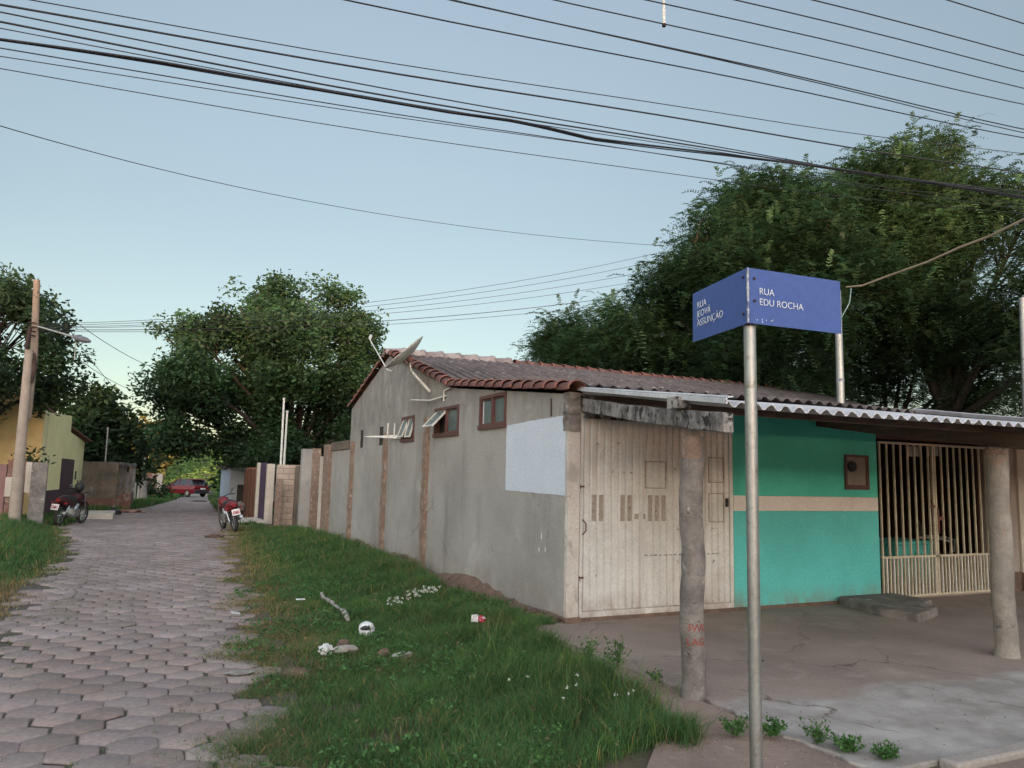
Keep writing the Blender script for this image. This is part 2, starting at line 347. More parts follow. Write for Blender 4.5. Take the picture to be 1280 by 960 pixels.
def blockmat(name, c, mortar, bw=.39, bh=.19):
    mt, t, b = nodes_of(name)
    tc = t.nodes.new('ShaderNodeTexCoord'); sx = t.nodes.new('ShaderNodeSeparateXYZ'); cx = t.nodes.new('ShaderNodeCombineXYZ')
    t.links.new(tc.outputs['Object'], sx.inputs[0]); t.links.new(sx.outputs[0], cx.inputs[0]); t.links.new(sx.outputs[2], cx.inputs[1])
    br = N(t, 'ShaderNodeTexBrick', Scale=1.0)
    br.inputs['Color1'].default_value = (*c, 1); br.inputs['Color2'].default_value = (*[k*.75 for k in c], 1); br.inputs['Mortar'].default_value = (*mortar, 1)
    br.inputs['Brick Width'].default_value = bw; br.inputs['Row Height'].default_value = bh; br.inputs['Mortar Size'].default_value = .012
    t.links.new(cx.outputs[0], br.inputs['Vector'])
    f = ramp(t, noise(t, 6, 8, .7), [(.3, (.7,)*3), (.7, (1.15,)*3)])
    t.links.new(mix(t, 1.0, br.outputs['Color'], f, 'MULTIPLY'), b.inputs['Base Color']); b.inputs['Roughness'].default_value = .9
    return mt
M_block = blockmat('cement_block_wall', (.45,.35,.28), (.22,.17,.14))

# ------------------------------------------------------------ ground
def grid_axis(*segs):
    a = []
    for s, e, st in segs: a += list(np.arange(s, e, st))
    a.append(segs[-1][1]); return np.array(a)
gx = grid_axis((-400,-60,40),(-60,-8,4),(-8,8,.35),(8,30,2),(30,80,10),(80,500,60))
gy = grid_axis((-60,-4,4),(-4,30,.35),(30,80,1.5),(80,200,5),(200,1200,100))
X, Y = np.meshgrid(gx, gy); Z = ter(X, Y)-.03
nx, ny = len(gx), len(gy)
ii = (np.arange(ny-1)[:, None]*nx+np.arange(nx-1)[None, :]).ravel()
idx = np.stack([ii, ii+1, ii+nx+1, ii+nx], 1).ravel()
# lower the sheet under the paved road
o = npmesh('ground', np.stack([X.ravel(), Y.ravel(), Z.ravel()], 1), np.full(len(ii), 4), idx, M_dirt, smooth=True); tag(o, kind='structure')

# unseen ridge added behind the viewer to keep the low sun off the street
gx2 = np.linspace(-700, 700, 81); pr = [(-190,-1),(-220,9),(-250,21),(-280,29.5),(-300,32),(-330,30),(-420,-1)]
V = [(x, y+3*math.sin(x*.05), -.5+h*(1+.05*math.sin(x*.11)+.03*math.sin(x*.37))) for x in gx2 for y, h in pr]; k7 = len(pr)
fi = [q for i in range(80) for k in range(k7-1) for q in (i*k7+k, (i+1)*k7+k, (i+1)*k7+k+1, i*k7+k+1)]
o = npmesh('sun_block_ridge', V, np.full(80*(k7-1), 4), fi, M_dirt, smooth=True); tag(o, kind='structure')

# street: joint bed sheet and hexagonal pavers
ys = np.concatenate([np.arange(-4, 62, .5), np.arange(62, 108, 2)])
L = []
for y in ys:
    a, b_ = xl(y)-.3, xr(y)+.3
    for k in range(9): x = a+(b_-a)*k/8; L.append((x, y, tz(x, y)-.005))
L = np.array(L); n9 = 9; ii = (np.arange(len(ys)-1)[:, None]*n9+np.arange(8)[None, :]).ravel()
far = ys[:-1] > 52
idx = np.stack([ii, ii+1, ii+n9+1, ii+n9], 1)
fm = np.repeat(far, 8)
o = npmesh('street_bed', L, np.full((~fm).sum(), 4), idx[~fm].ravel(), M_joint, smooth=True); tag(o, kind='structure')
o = npmesh('dirt_road', L+np.array([0, 0, .012]), np.full(fm.sum(), 4), idx[fm].ravel(), M_gravelroad, smooth=True); tag(o, kind='structure')
V = []; Cc = []; Fz = []; Fi = []
wx, wy = .272, .236
hexa = [(math.sin(math.pi/3*k), math.cos(math.pi/3*k)) for k in range(6)]
for j in range(-10, 240):
    for i in range(-26, 31):
        x = (i+.5*(j % 2))*wx; y = j*wy+1
        xx = x+.03*math.sin(y*1.7+x)+random.gauss(0, .006); yy = y+.06*math.sin(x*1.9+.3*y)+random.gauss(0, .006)
        lim_r = float(xr(yy))+.10*math.sin(yy*5.1)+random.uniform(-.05, .2); lim_l = float(xl(yy))+.1*math.sin(yy*3.3)+random.uniform(-.28, .05)
        if xx > lim_r or xx < lim_l: continue
        r1 = .1562*random.uniform(.962, 1.0)*(.9 if random.random() < .03 else 1)
        z = tz(xx, yy)+.010+random.gauss(0, .002); sx_, sy_ = random.gauss(0, .009), random.gauss(0, .009)
        base = np.array([.256,.206,.186])*random.uniform(.8, 1.12)*np.array([random.uniform(.98,1.04), 1, random.uniform(.96,1.03)])
        nn = len(V); rot = random.gauss(0, .03)
        for ring, (q, dz) in enumerate(((r1*.90, 0), (r1*.965, -.004), (r1, -.014))):
            for hx, hy in hexa:
                qq = q*(1+random.gauss(0, .008)) if ring == 0 else q
                px, py = qq*(hx*math.cos(rot)-hy*math.sin(rot)), qq*(hx*math.sin(rot)+hy*math.cos(rot))
                V.append((xx+px, yy+py, z+dz+sx_*px+sy_*py)); Cc.append(base*(1, .92, .7)[ring])
        Fz.append(6); Fi += [nn+k for k in (5,4,3,2,1,0)]
        for g in (0, 6):
            for k in range(6): Fz.append(4); Fi += [nn+g+k, nn+g+(k+1) % 6, nn+g+6+(k+1) % 6, nn+g+6+k]
o = npmesh('street_paving', V, Fz, Fi, M_paver, col=np.array(Cc)); tag(o, kind='structure')

# pavement in front of the shop, its light front slab, kerb, dirt strip, the cross street
mb = MB()
def pave_mix():
    t = M_pav.node_tree; b = t.nodes['Principled BSDF']; src = b.inputs['Base Color'].links[0].from_socket
    tc = t.nodes.new('ShaderNodeTexCoord'); sx = t.nodes.new('ShaderNodeSeparateXYZ'); t.links.new(tc.outputs['Object'], sx.inputs[0])
    a = N(t, 'ShaderNodeMath', operation='MULTIPLY_ADD'); t.links.new(noise(t, .9, 7, .6), a.inputs[0]); a.inputs[1].default_value = 1.1; a.inputs[2].default_value = 0
    d = N(t, 'ShaderNodeMath', operation='SUBTRACT'); t.links.new(a.outputs[0], d.inputs[0]); 
    e = N(t, 'ShaderNodeMath', operation='MULTIPLY_ADD'); t.links.new(sx.outputs[1], e.inputs[0]); e.inputs[1].default_value = 1; e.inputs[2].default_value = -3.7; t.links.new(e.outputs[0], d.inputs[1])
    light = mix(t, ramp(t, noise(t, 2.2, 8, .65), [(.4, (0,0,0)), (.62, (1,1,1))]), (.21,.185,.165), (.34,.31,.285))
    t.links.new(mix(t, ramp(t, d.outputs[0], [(.0, (0,0,0)), (.16, (1,1,1))]), src, light), b.inputs['Base Color'])
def cracks(mt, scale=.55, dark=(.10,.075,.062), wd=.005):
    t = mt.node_tree; b = t.nodes['Principled BSDF']; src = b.inputs['Base Color'].links[0].from_socket
    tc = t.nodes.new('ShaderNodeTexCoord'); nz = N(t, 'ShaderNodeTexNoise', Scale=2.5, Detail=8.0); t.links.new(tc.outputs['Object'], nz.inputs['Vector'])
    va = N(t, 'ShaderNodeVectorMath', operation='SCALE'); t.links.new(nz.outputs['Color'], va.inputs[0]); va.inputs['Scale'].default_value = .35
    vb = N(t, 'ShaderNodeVectorMath', operation='ADD'); t.links.new(tc.outputs['Object'], vb.inputs[0]); t.links.new(va.outputs[0], vb.inputs[1])
    vo = t.nodes.new('ShaderNodeTexVoronoi'); vo.feature = 'DISTANCE_TO_EDGE'; vo.inputs['Scale'].default_value = scale; t.links.new(vb.outputs[0], vo.inputs['Vector'])
    br = ramp(t, noise(t, 1.3, 4, .6), [(.45, (0,0,0)), (.55, (1,1,1))])
    f = mix(t, 1.0, ramp(t, vo.outputs['Distance'], [(0, (1,1,1)), (wd, (0,0,0))]), br, 'MULTIPLY')
    t.links.new(mix(t, f, src, dark), b.inputs['Base Color'])
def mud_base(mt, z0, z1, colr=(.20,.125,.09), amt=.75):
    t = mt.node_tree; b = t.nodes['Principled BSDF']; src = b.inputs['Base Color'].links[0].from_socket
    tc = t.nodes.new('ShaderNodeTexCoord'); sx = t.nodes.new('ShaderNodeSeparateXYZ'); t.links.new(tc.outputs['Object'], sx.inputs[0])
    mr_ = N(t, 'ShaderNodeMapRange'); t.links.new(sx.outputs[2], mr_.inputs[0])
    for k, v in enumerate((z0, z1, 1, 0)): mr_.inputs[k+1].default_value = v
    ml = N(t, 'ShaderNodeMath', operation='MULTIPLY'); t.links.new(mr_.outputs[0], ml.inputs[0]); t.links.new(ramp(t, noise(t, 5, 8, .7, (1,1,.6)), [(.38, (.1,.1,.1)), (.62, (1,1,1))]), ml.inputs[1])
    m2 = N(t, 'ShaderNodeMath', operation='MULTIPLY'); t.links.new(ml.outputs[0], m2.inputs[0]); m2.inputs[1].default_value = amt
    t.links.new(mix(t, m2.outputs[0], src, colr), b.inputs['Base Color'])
mud_base(M_turq, .03, .28); mud_base(M_gate, .03, .30); mud_base(M_whitepaint, .0, .45); mud_base(M_stucco, .0, .45, (.19,.15,.12), .6)
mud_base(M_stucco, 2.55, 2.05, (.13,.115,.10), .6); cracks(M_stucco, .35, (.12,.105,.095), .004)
pave_mix(); cracks(M_pav)
left = [(3.60+random.uniform(-.035,.035)+.02*math.sin(y*3), y) for y in np.arange(2.98, 7.1, .09)]
pg = [(14,2.98),(14,7.19)]+[(3.66,7.19)]+[(x,y) for x, y in left[::-1]]
mb.ext([(x,y,-.12) for x, y in pg], (0,0,.12)); tag(mb.build('pavement', M_pav, bevel=.01), kind='structure')
mb = MB(); mb.box(4.05, 14, 2.86, 2.975, -.15, .018); tag(mb.build('kerb', M_slab, bevel=.015), kind='structure')
mb = MB(); mb.ext([(2.4,1.5,-.06),(3.56,1.5,-.06),(3.59,4.2,-.06),(3.62,6.9,-.06),(3.3,6.75,-.06),(2.95,4.0,-.06),(2.2,3.2,-.06)], (0,0,.045)); tag(mb.build('dirt_path', M_pinkdirt), kind='structure')
mb = MB(); mb.box(3.6, 14, -3, 2.85, -.2, -.02); tag(mb.build('dirt_road', M_pinkdirt), kind='structure')

# ------------------------------------------------------------ vegetation tools
def blades(name, P, h, wdt, cols, mat=M_grass, lean=.5, parent=None):
    n = len(P); th = RNG.uniform(0, 2*np.pi, n); ph = RNG.uniform(0, 2*np.pi, n)
    sd = np.stack([np.cos(th), np.sin(th), np.zeros(n)], 1)*wdt[:, None]/2
    ln = np.stack([np.cos(ph), np.sin(ph), np.zeros(n)], 1)*(RNG.uniform(.1, 1, n)*lean*h)[:, None]
    up_ = np.array([0, 0, 1.])*h[:, None]
    b = P; mid = P+up_*.55+ln*.35; tip = P+up_*RNG.uniform(.75, 1, n)[:, None]+ln*1.1
    V = np.stack([b-sd, b+sd, mid+sd*.75, mid-sd*.75, tip], 1).reshape(-1, 3)
    k = np.arange(n)*5
    idx = np.stack([k, k+1, k+2, k+3, k+3, k+2, k+4], 1).ravel(); sz = np.tile([4, 3], n)
    c = np.repeat(cols, 5, 0).reshape(n, 5, 3).copy(); c[:, :2] *= .8; c[:, 4] *= 1.15
    return npmesh(name, V, sz, idx, mat, parent, c.reshape(-1, 3))
def vnoise(x, y, s, seed=0):
    return (np.sin(x*s+seed)+np.sin(y*s*1.3+seed*2.1)+np.sin((x+y)*s*.71+seed*.7)+np.sin((x-y)*s*1.9+seed*1.3))/4
def leaves(C_, rad, n_per, size, cols, flat=.8, asp=.45):
    """quads scattered round clump centres; returns V, colours"""
    k = len(C_); n = k*n_per
    cc = np.repeat(C_, n_per, 0); rr = np.repeat(rad, n_per)[:, None]
    d = RNG.normal(size=(n, 3)); d /= np.linalg.norm(d, axis=1)[:, None]
    d *= RNG.uniform(0, 1, n)[:, None]**.45; d[:, 2] *= flat
    p = cc+d*rr
    a = RNG.normal(size=(n, 3)); a[:, 2] = a[:, 2]*.5-.25; a /= np.linalg.norm(a, axis=1)[:, None]
    b = np.cross(a, RNG.normal(size=(n, 3))); b /= np.linalg.norm(b, axis=1)[:, None]
    s = size*RNG.uniform(.6, 1.25, n)[:, None]
    V = np.stack([p-a*s, p+b*s*asp-a*s*.1, p+a*s, p-b*s*asp-a*s*.1], 1).reshape(-1, 3)
    col = np.repeat(cols, n_per, 0)*RNG.uniform(.65, 1.35, n)[:, None]
    return V, np.repeat(col, 4, 0)
def fronds(C_, rad, nf, m, size, cols):
    k = len(C_)*nf
    cc = np.repeat(C_, nf, 0); rr = np.repeat(rad, nf)[:, None]
    o_ = RNG.normal(size=(k, 3))*rr*.33
    d = RNG.normal(size=(k, 3)); d[:, 2] = d[:, 2]*.45+.15; d /= np.linalg.norm(d, axis=1)[:, None]
    ln = rr*RNG.uniform(.6, 1.1, (k, 1))
    side = np.cross(d, [0, 0, 1.]); side /= np.linalg.norm(side, axis=1)[:, None]+1e-9
    col = np.repeat(cols, nf, 0)*RNG.uniform(.7, 1.3, (k, 1))
    t = np.linspace(.1, 1, m)[None, :, None]
    mid = (cc+o_)[:, None, :]+d[:, None, :]*ln[:, None, :]*t+np.array([0, 0, -1.])*ln[:, None, :]*(t**2)*.45
    out = []
    for sg in (-1, 1):
        tip = mid+sg*side[:, None, :]*size*(1.15-t*.5)*RNG.uniform(.8, 1.2, (k, m, 1))+d[:, None, :]*size*.3+RNG.normal(size=(k, m, 3))*size*.18
        w_ = d[:, None, :]*size*.27
        out.append(np.stack([mid-w_, mid+w_*.6, tip+w_*.9, tip-w_*.4], 2))
    V = np.stack(out, 2).reshape(-1, 3)
    return V, np.repeat(col, m*8, 0)
def crown_mesh(name, V, col, parent, mat=M_leaf):
    n = len(V)//4
    return npmesh(name, V, np.full(n, 4), np.arange(n*4), mat, parent, col)
def lobe_points(lobes, D, dens, thr=-.15, depth=1.0, seed=0):
    out = []; ls = []
    for (px, py, rp) in lobes:
        dd = D+RNG.uniform(-1, 1)*depth; c = np.array(at(px, py, dd)); r = rp*dd/F
        ls.append((c, r)); n = int(dens*r*r*r*4)+4
        d = RNG.normal(size=(n, 3)); d /= np.linalg.norm(d, axis=1)[:, None]
        p = c+d*(RNG.uniform(.12, 1, n)[:, None]**.42)*r*np.array([1, 1, .95])
        nz = np.sin(p[:, 0]*1.9+seed)+np.sin(p[:, 1]*1.7+seed*2)+np.sin(p[:, 2]*2.3+seed*3)+np.sin((p[:, 0]+p[:, 2])*3.1)
        out.append(p[nz/4 > thr])
    return np.concatenate(out), ls
def tree(name, label, trunk_xy, lobes, D, dens, size, col, style='leaf', n_per=60, crad=.45, thr=-.15, depth=1.2, seed=0, trunk_r=.25, group='trees', fork=.45, lean=(0,0)):
    gx_, gy_ = trunk_xy; gz = tz(gx_, gy_)-.05
    t = thing(name, label, 'tree', (0, 0, 0), 0, group)
    t.location = (gx_, gy_, gz)
    P, ls = lobe_points(lobes, D, dens, thr, depth, seed)
    off = np.array([gx_, gy_, gz])
    base = np.array(col)
    hgt = (P[:, 2]-P[:, 2].min())/(np.ptp(P[:, 2])+.01)
    cols = base*(RNG.uniform(.7, 1.3, (len(P), 1)))*np.stack([1+.25*(RNG.uniform(size=len(P))), np.ones(len(P)), np.ones(len(P))], 1)
    rad = crad*RNG.uniform(.7, 1.35, len(P))
    cols = cols*(1+.55*vnoise(P[:, 0]+P[:, 1]*.6, P[:, 2]*1.4, 1.6, seed))[:, None]
    if style == 'leaf': V, c = leaves(P-off, rad, n_per, size, cols)
    else: V, c = fronds(P-off, rad, n_per, 9, size, cols)
    crown_mesh('crown', V, c, t)
    mb = MB(); top = np.mean([l[0] for l in ls], 0); f0 = Vector(((top[0]-gx_)*fork, (top[1]-gy_)*fork, (top[2]-gz)*fork))
    mb.tube([(0,0,-.2), (0,0,.1), tuple(f0*.5+Vector((.1,.05,0))), tuple(f0)], [trunk_r*1.35, trunk_r*1.1, trunk_r*.85, trunk_r*.7], 9, jit=.06)
    for c_, r in ls:
        if c_[2]-gz < f0.z*1.25: continue
        e = Vector(c_-off); md = f0.lerp(e, .5)+Vector((random.uniform(-.3,.3), random.uniform(-.3,.3), .35))
        mb.tube([f0, md, e], [trunk_r*.42, trunk_r*.24, trunk_r*.08], 6)
        near = P[np.linalg.norm(P-c_, axis=1) < r*1.05]
        if len(near):
            for q in near[RNG.choice(len(near), min(14, len(near)), False)]:
                q = Vector(q-off); s_ = md.lerp(e, random.uniform(.1, 1)); k_ = s_.lerp(q, .5)+Vector((random.uniform(-.15,.15), 0, random.uniform(0,.2)))
                mb.tube([s_, k_, q], [trunk_r*.09, trunk_r*.055, trunk_r*.02], 4, cap=False)
    mb.build('trunk', M_bark, t)
    return t

# ------------------------------------------------------------ corner house
H = thing('corner_house', 'low corner building with grey rendered gable side and a turquoise and white shop front', 'house', (0,0,0))
SX = 4.06; FY = 7.17
# gable side wall with window holes: built as strips between openings
def ztop(y): return float(np.interp(y, [7.17, 10.7, 14.1, 16.95], [2.40, 2.80, 3.74, 2.92]))
wins = [(8.73, 9.58, 2.13, 2.57), (10.36, 11.40, 2.09, 2.53), (12.42, 13.12, 2.07, 2.50), (14.32, 14.62, 2.04, 2.40), (15.82, 16.08, 2.03, 2.40)]
mb = MB(); yb = sorted({7.17, 10.7, 14.1, 16.95, *[w_[0] for w_ in wins], *[w_[1] for w_ in wins]})
for a, b_ in zip(yb[:-1], yb[1:]):
    w_ = [q for q in wins if q[0] <= a+1e-6 and q[1] >= b_-1e-6]
    def q4(z0a, z0b, z1a, z1b): mb.ext([(SX,a,z0a),(SX,b_,z0b),(SX,b_,z1b),(SX,a,z1a)], (.14,0,0))
    if w_:
        q4(-.15, -.15, w_[0][2], w_[0][2]); q4(w_[0][3], w_[0][3], ztop(a), ztop(b_))
    else: q4(-.15, -.15, ztop(a), ztop(b_))
mb.build('side_wall', M_stucco, H)
mb = MB(); mb.box(4.2, 14, 16.8, 16.95, -.2, 2.9); mb.ext([(13.85,7.4,-.2),(13.85,16.8,-.2),(13.85,16.8,2.9),(13.85,14.1,3.7),(13.85,10.7,2.78),(13.85,7.4,2.4)], (.15,0,0)); mb.build('rear_wall', M_stucco_far, H)
# painted panel
mb = MB(); mb.ext([*[(SX-.004,y_,1.31+.013*(y_-7.2)+random.uniform(-.004,.004)) for y_ in np.linspace(7.2,8.71,40)],*[(SX-.004,8.71+random.uniform(-.006,.004),z_) for z_ in np.linspace(1.35,2.11,20)],*[(SX-.004,y_,2.132+.035*math.sin((8.69-y_)/1.49*1.7)+random.uniform(-.003,.003)) for y_ in np.linspace(8.69,7.2,40)]], (.003,0,0)); mb.build('painted_panel', M_patch, H)
# lighter repair strip and white nicks
mb = MB()
for y_, z_, s_ in ((7.72,.80,.09),(7.77,.66,.06),(7.62,.67,.07)): mb.ext([(SX-.003,y_,z_),(SX-.003,y_+.015,z_+.02),(SX-.003,y_+.01,z_+s_),(SX-.003,y_-.004,z_+s_*.6)], (.002,0,0))
split_build(mb, 'chipped_mark', M_plate, H)
# footing of rubble along the wall base
mb = MB(); n = 70; rows = []
for i in range(n+1):
    y = 7.2+i*(16.5-7.2)/n; hh = (.10+.07*math.sin(y*2.1)+random.uniform(-.03,.03))*.75*min(1, (y-6.9)/1.2); ww = .10+.06*math.sin(y*1.3+1)+random.uniform(-.02,.03)
    rows.append([(SX+.02,y,hh+.03),(SX-.03,y,hh),(SX-ww*.6,y+random.uniform(-.02,.02),hh*.55),(SX-ww-.08,y,-.04)])
vs_ = [p for r_ in rows for p in r_]
mb.add(vs_, [(i*4+k, i*4+k+1, (i+1)*4+k+1, (i+1)*4+k) for i in range(n) for k in range(3)])
for i in range(60):
    y = random.uniform(7.3, 12.5); mb.ball((SX-random.uniform(.05,.25), y, random.uniform(-.01,.05)), random.uniform(.012,.035), 6, 4, .25)
mb.build('footing', M_rubble, H)
# brick pilasters on the side wall
for (y, z1, w_) in ((11.72, 2.42, .20), (14.06, 2.26, .21), (16.62, 2.18, .20)):
    mb = MB(); n = 22; rows = []
    for i in range(n+1):
        z = -.1+(z1+.1)*i/n; a = w_/2+random.uniform(-.012,.012); b_ = w_/2+random.uniform(-.012,.012); d = .055+random.uniform(-.01,.01)
        if i == 0: d = .09
        rows += [(SX+.01,y-a,z),(SX-d,y-a+.01,z),(SX-d,y+b_-.01,z),(SX+.01,y+b_,z)]
    mb.add(rows, [(i*4+k, i*4+k+1, i*4+k+5, i*4+k+4) for i in range(n) for k in range(3)]+[(n*4, n*4+1, n*4+2, n*4+3)])
    mb.build('pilaster', M_brick, H)
# windows
def window(y0, y1, z0, z1, kind):
    t = .045; fr = MB()
    fr.box(SX-.02, SX+.07, y0, y1, z1-t, z1); fr.box(SX-.035, SX+.07, y0-.01, y1+.01, z0-.015, z0+t)
    fr.box(SX-.02, SX+.07, y0, y0+t, z0+t, z1-t); fr.box(SX-.02, SX+.07, y1-t, y1, z0+t, z1-t); ym = (y0+y1)/2
    fr.box(SX-.018, SX+.07, ym-t*.5, ym+t*.5, z0+t, z1-t)
    w_ = fr.build('window', M_frame, H)
    def leaf(a, b_, swing):
        x0 = SX+.015
        piv = Vector((x0, 0, z1-t)); ang = swing
        def T(x, y, z):
            dz = z-(z1-t); return (x0+(x-x0)*math.cos(ang)+dz*math.sin(ang), y, z1-t+dz*math.cos(ang)-(x-x0)*math.sin(ang))
        g = MB(); g.add([T(x0+dx, y, z) for dx in (0,.006) for y, z in ((a+.02,z0+t+.02),(b_-.02,z0+t+.02),(b_-.02,z1-t-.02),(a+.02,z1-t-.02))], [(0,1,2,3),(7,6,5,4),(0,4,5,1),(1,5,6,2),(2,6,7,3),(3,7,4,0)])
        g.build('pane', M_glass, w_)
        s_ = MB()
        for (ya, yb_, za, zb) in ((a,a+.022,z0+t,z1-t),(b_-.022,b_,z0+t,z1-t),(a+.022,b_-.022,z0+t,z0+t+.022),(a+.022,b_-.022,z1-t-.022,z1-t)):
            s_.add([T(x, y, z) for z in (za, zb) for y in (ya, yb_) for x in (x0-.012, x0+.016)], [(0,2,3,1),(4,5,7,6),(0,1,5,4),(2,6,7,3),(0,4,6,2),(1,3,7,5)])
        s_.build('sash', M_sash if swing else M_frame, w_)
    leaf(y0+t, ym-t*.5, .0 if kind != 2 else .25)
    leaf(ym+t*.5, y1-t, {0: 0, 1: .75, 2: .35}[kind])
    s_ = MB(); s_.box(SX+.012, SX+.03, ym+t*.5+.0, ym+t*.5+.03, z0+t, z1-t); s_.box(SX+.012, SX+.03, y1-t-.05, y1-t-.02, z0+t, z1-t)
    if kind == 0: split_build(s_, 'white_strip', M_ext_white, w_)
    d = MB(); d.box(SX+.075, SX+.13, y0, y1, z0, z1); d.build('black_backing', M_black, w_)  # black backing paints in the darkness of the room behind
    return w_
for i in range(3): window(*wins[i], i)
for w_ in wins[3:]:
    mb = MB(); mb.box(SX+.012, SX+.03, w_[0], w_[1], w_[2], w_[3]); o = mb.build('vent_dark_panel', M_black, H)  # black panel stands in for the shade inside the vent
    mb = MB(); mb.obox((SX+.004, w_[0]+.05, w_[3]-.05), (SX+.004, w_[1]-.05, w_[2]+.1), .014, .02); mb.build('vent_bar', M_woodd, o)

# corner pillar: raw above, white below
mb = MB(); n = 14; rows = []
def pillar(x0, x1, z0, z1, y0, y1, rough, mat, name, n=16):
    mb = MB(); rows = []
    for i in range(n+1):
        z = z0+(z1-z0)*i/n; j = lambda: random.uniform(-rough, rough)
        rows += [(x0+j(), y0+j(), z), (x1+j(), y0+j(), z), (x1+j(), y1, z), (x0+j(), y1, z)]
    f = [(i*4+k, i*4+(k+1) % 4, (i+1)*4+(k+1) % 4, (i+1)*4+k) for i in range(n) for k in range(4)]
    mb.add(rows, f+[(0,1,2,3), (n*4,n*4+1,n*4+2,n*4+3)]); return mb.build(name, mat, H)
pillar(SX-.004, 4.205, .02, 2.0, FY-.03, FY+.02, .004, M_whitepaint, 'white_pillar')
pillar(SX-.012, 4.195, 2.0, 2.42, FY-.045, FY+.07, .012, M_conc, 'raw_pillar_top', 10)
pillar(SX-.05, 4.22, -.05, .05, FY-.07, FY+.1, .02, M_rubble, 'pillar_base', 4)
# front wall above the gate, plinth, and turquoise wall
mb = MB(); mb.box(4.2, 6.34, FY+.02, FY+.16, 2.23, 2.42); mb.build('lintel', M_pinkwall, H)
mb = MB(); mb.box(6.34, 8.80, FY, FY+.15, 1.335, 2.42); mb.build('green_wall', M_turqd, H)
mb = MB(); mb.box(6.34, 8.80, FY-.002, FY+.148, 1.155, 1.333); mb.build('cream_stripe', M_cream, H)
mb = MB(); mb.box(6.34, 8.80, FY, FY+.15, .035, 1.153); mb.build('turquoise_wall', M_turq, H)
mb = MB(); n = 40
rows = []
for i in range(n+1):
    x = 4.2+(8.8-4.2)*i/n; rows += [(x, FY-.03+random.uniform(-.012,.012), -.01), (x, FY-.015+random.uniform(-.008,.008), .036), (x, FY+.1, .038)]
mb.add(rows, [(i*3+k, i*3+k+1, i*3+k+4, i*3+k+3) for i in range(n) for k in range(2)]); mb.build('plinth', M_rubble, H)
# meter niche
mt_ = MB(); x0, x1, z0, z1 = 8.19, 8.62, 1.43, 1.88
mt_.box(x0, x1, FY-.03, FY-.002, z0, z0+.06); mt_.box(x0, x0+.03, FY-.03, FY-.002, z0+.06, z1); mt_.box(x1-.05, x1, FY-.03, FY-.002, z0+.06, z1); mt_.box(x0+.03, x1-.05, FY-.03, FY-.002, z1-.03, z1)
o = mt_.build('meter_box', M_frame, H)
mb = MB(); mb.box(x0+.03, x1-.05, FY-.015, FY-.002, z0+.06, z1-.03); mb.build('meter_cover', M('meter_cover_grey', (.26,.22,.19)), o)
mb = MB(); mb.tube([(x0+.115, FY-.045, z1-.15), (x0+.115, FY-.012, z1-.15)], .07, 14); mb.build('meter_window', M_black, o)
# white sheet metal gate
G = MB(); gx0, gx1, gz0, gz1 = 4.225, 6.33, .035, 2.225
G.box(gx0, gx1, FY+.03, FY+.05, gz0, gz1)
G.build('gate_sheet', M_gate, H)
G = MB(); x = gx0+.05; k = 0
edges = []
while x < gx1-.06:
    wv = .088
    G.ext([(x,FY+.03,gz0+.07),(x+.012,FY+.008,gz0+.07),(x+wv-.022,FY+.008,gz0+.07),(x+wv-.01,FY+.03,gz0+.07)], (0,0,gz1-gz0-.12)); edges.append(x); x += wv+.004
G.build('gate_ribs', M_gate, H)
G = MB(); G.box(gx0, gx1, FY-.005, FY+.03, gz0, gz0+.06); G.box(gx0, gx1, FY-.005, FY+.03, gz1-.045, gz1); G.box(gx0, gx0+.035, FY-.005, FY+.03, gz0+.06, gz1-.045); G.box(gx1-.045, gx1, FY-.005, FY+.03, gz0+.06, gz1-.045)
G.box(5.02, 5.04, FY-.006, FY+.008, gz0+.06, gz1-.045); G.box(5.62, 5.64, FY-.006, FY+.008, gz0+.06, gz1-.045)
G.build('gate_frame', M_gate, H)
G = MB()      # wicket and hatch outlines
for (a, b_, z0, z1) in ((5.07,5.36,1.40,1.71),(5.97,6.2,1.48,1.78),(5.97,6.2,1.02,1.36)):
    G.box(a, b_, FY-.001, FY+.008, z1-.012, z1); G.box(a, b_, FY-.001, FY+.008, z0, z0+.012); G.box(b_-.01, b_, FY-.001, FY+.008, z0, z1); G.box(a, a+.01, FY-.001, FY+.008, z0, z1)
split_build(G, 'hatch_outline', M_gatemark, H)
G = MB()
for xe in edges:
    i = edges.index(xe)
    if i in (1,2,5,6,9,10,11): G.box(xe+.012, xe+.068, FY+.004, FY+.0075, 1.04+random.uniform(-.003,.003), 1.325+random.uniform(-.003,.003))
    if i in (7,8): G.box(xe+.012, xe+.068, FY+.004, FY+.0075, 1.06, 1.12)
split_build(G, 'bare_patch', M_gatemark, H)
G = MB()
for (xx, zz, ww, hh) in ((4.42,1.86,.06,.03),(4.68,1.87,.09,.03),(5.50,.93,.05,.035),(5.50,.55,.05,.045),(6.0,.93,.06,.03),(6.02,.55,.04,.04),(4.63,1.56,.05,.03),(4.78,1.56,.03,.02),(4.86,1.56,.05,.015),(5.47,1.6,.06,.04)):
    for q in range(4):
        G.obox((xx+random.uniform(0,ww), FY+.0055, zz+random.uniform(0,hh)), (xx+random.uniform(0,ww), FY+.0055, zz+random.uniform(0,hh)+.008), .008, .003)
for q in range(16):
    x_ = 5.07+q*.067+random.uniform(-.01,.01); G.box(x_, x_+.04, FY+.0045, FY+.0075, .655, .665+random.uniform(0,.006))
G.build('smudged_marks', M_mark, H)
G = MB()
for z in (.42, 1.38): G.tube([(gx0-.008,FY-.01,z),(gx0-.008,FY-.01,z+.05)], .012, 8); G.obox((gx0,FY-.008,z+.03),(gx0+.05,FY-.008,z+.03), .012, .02)
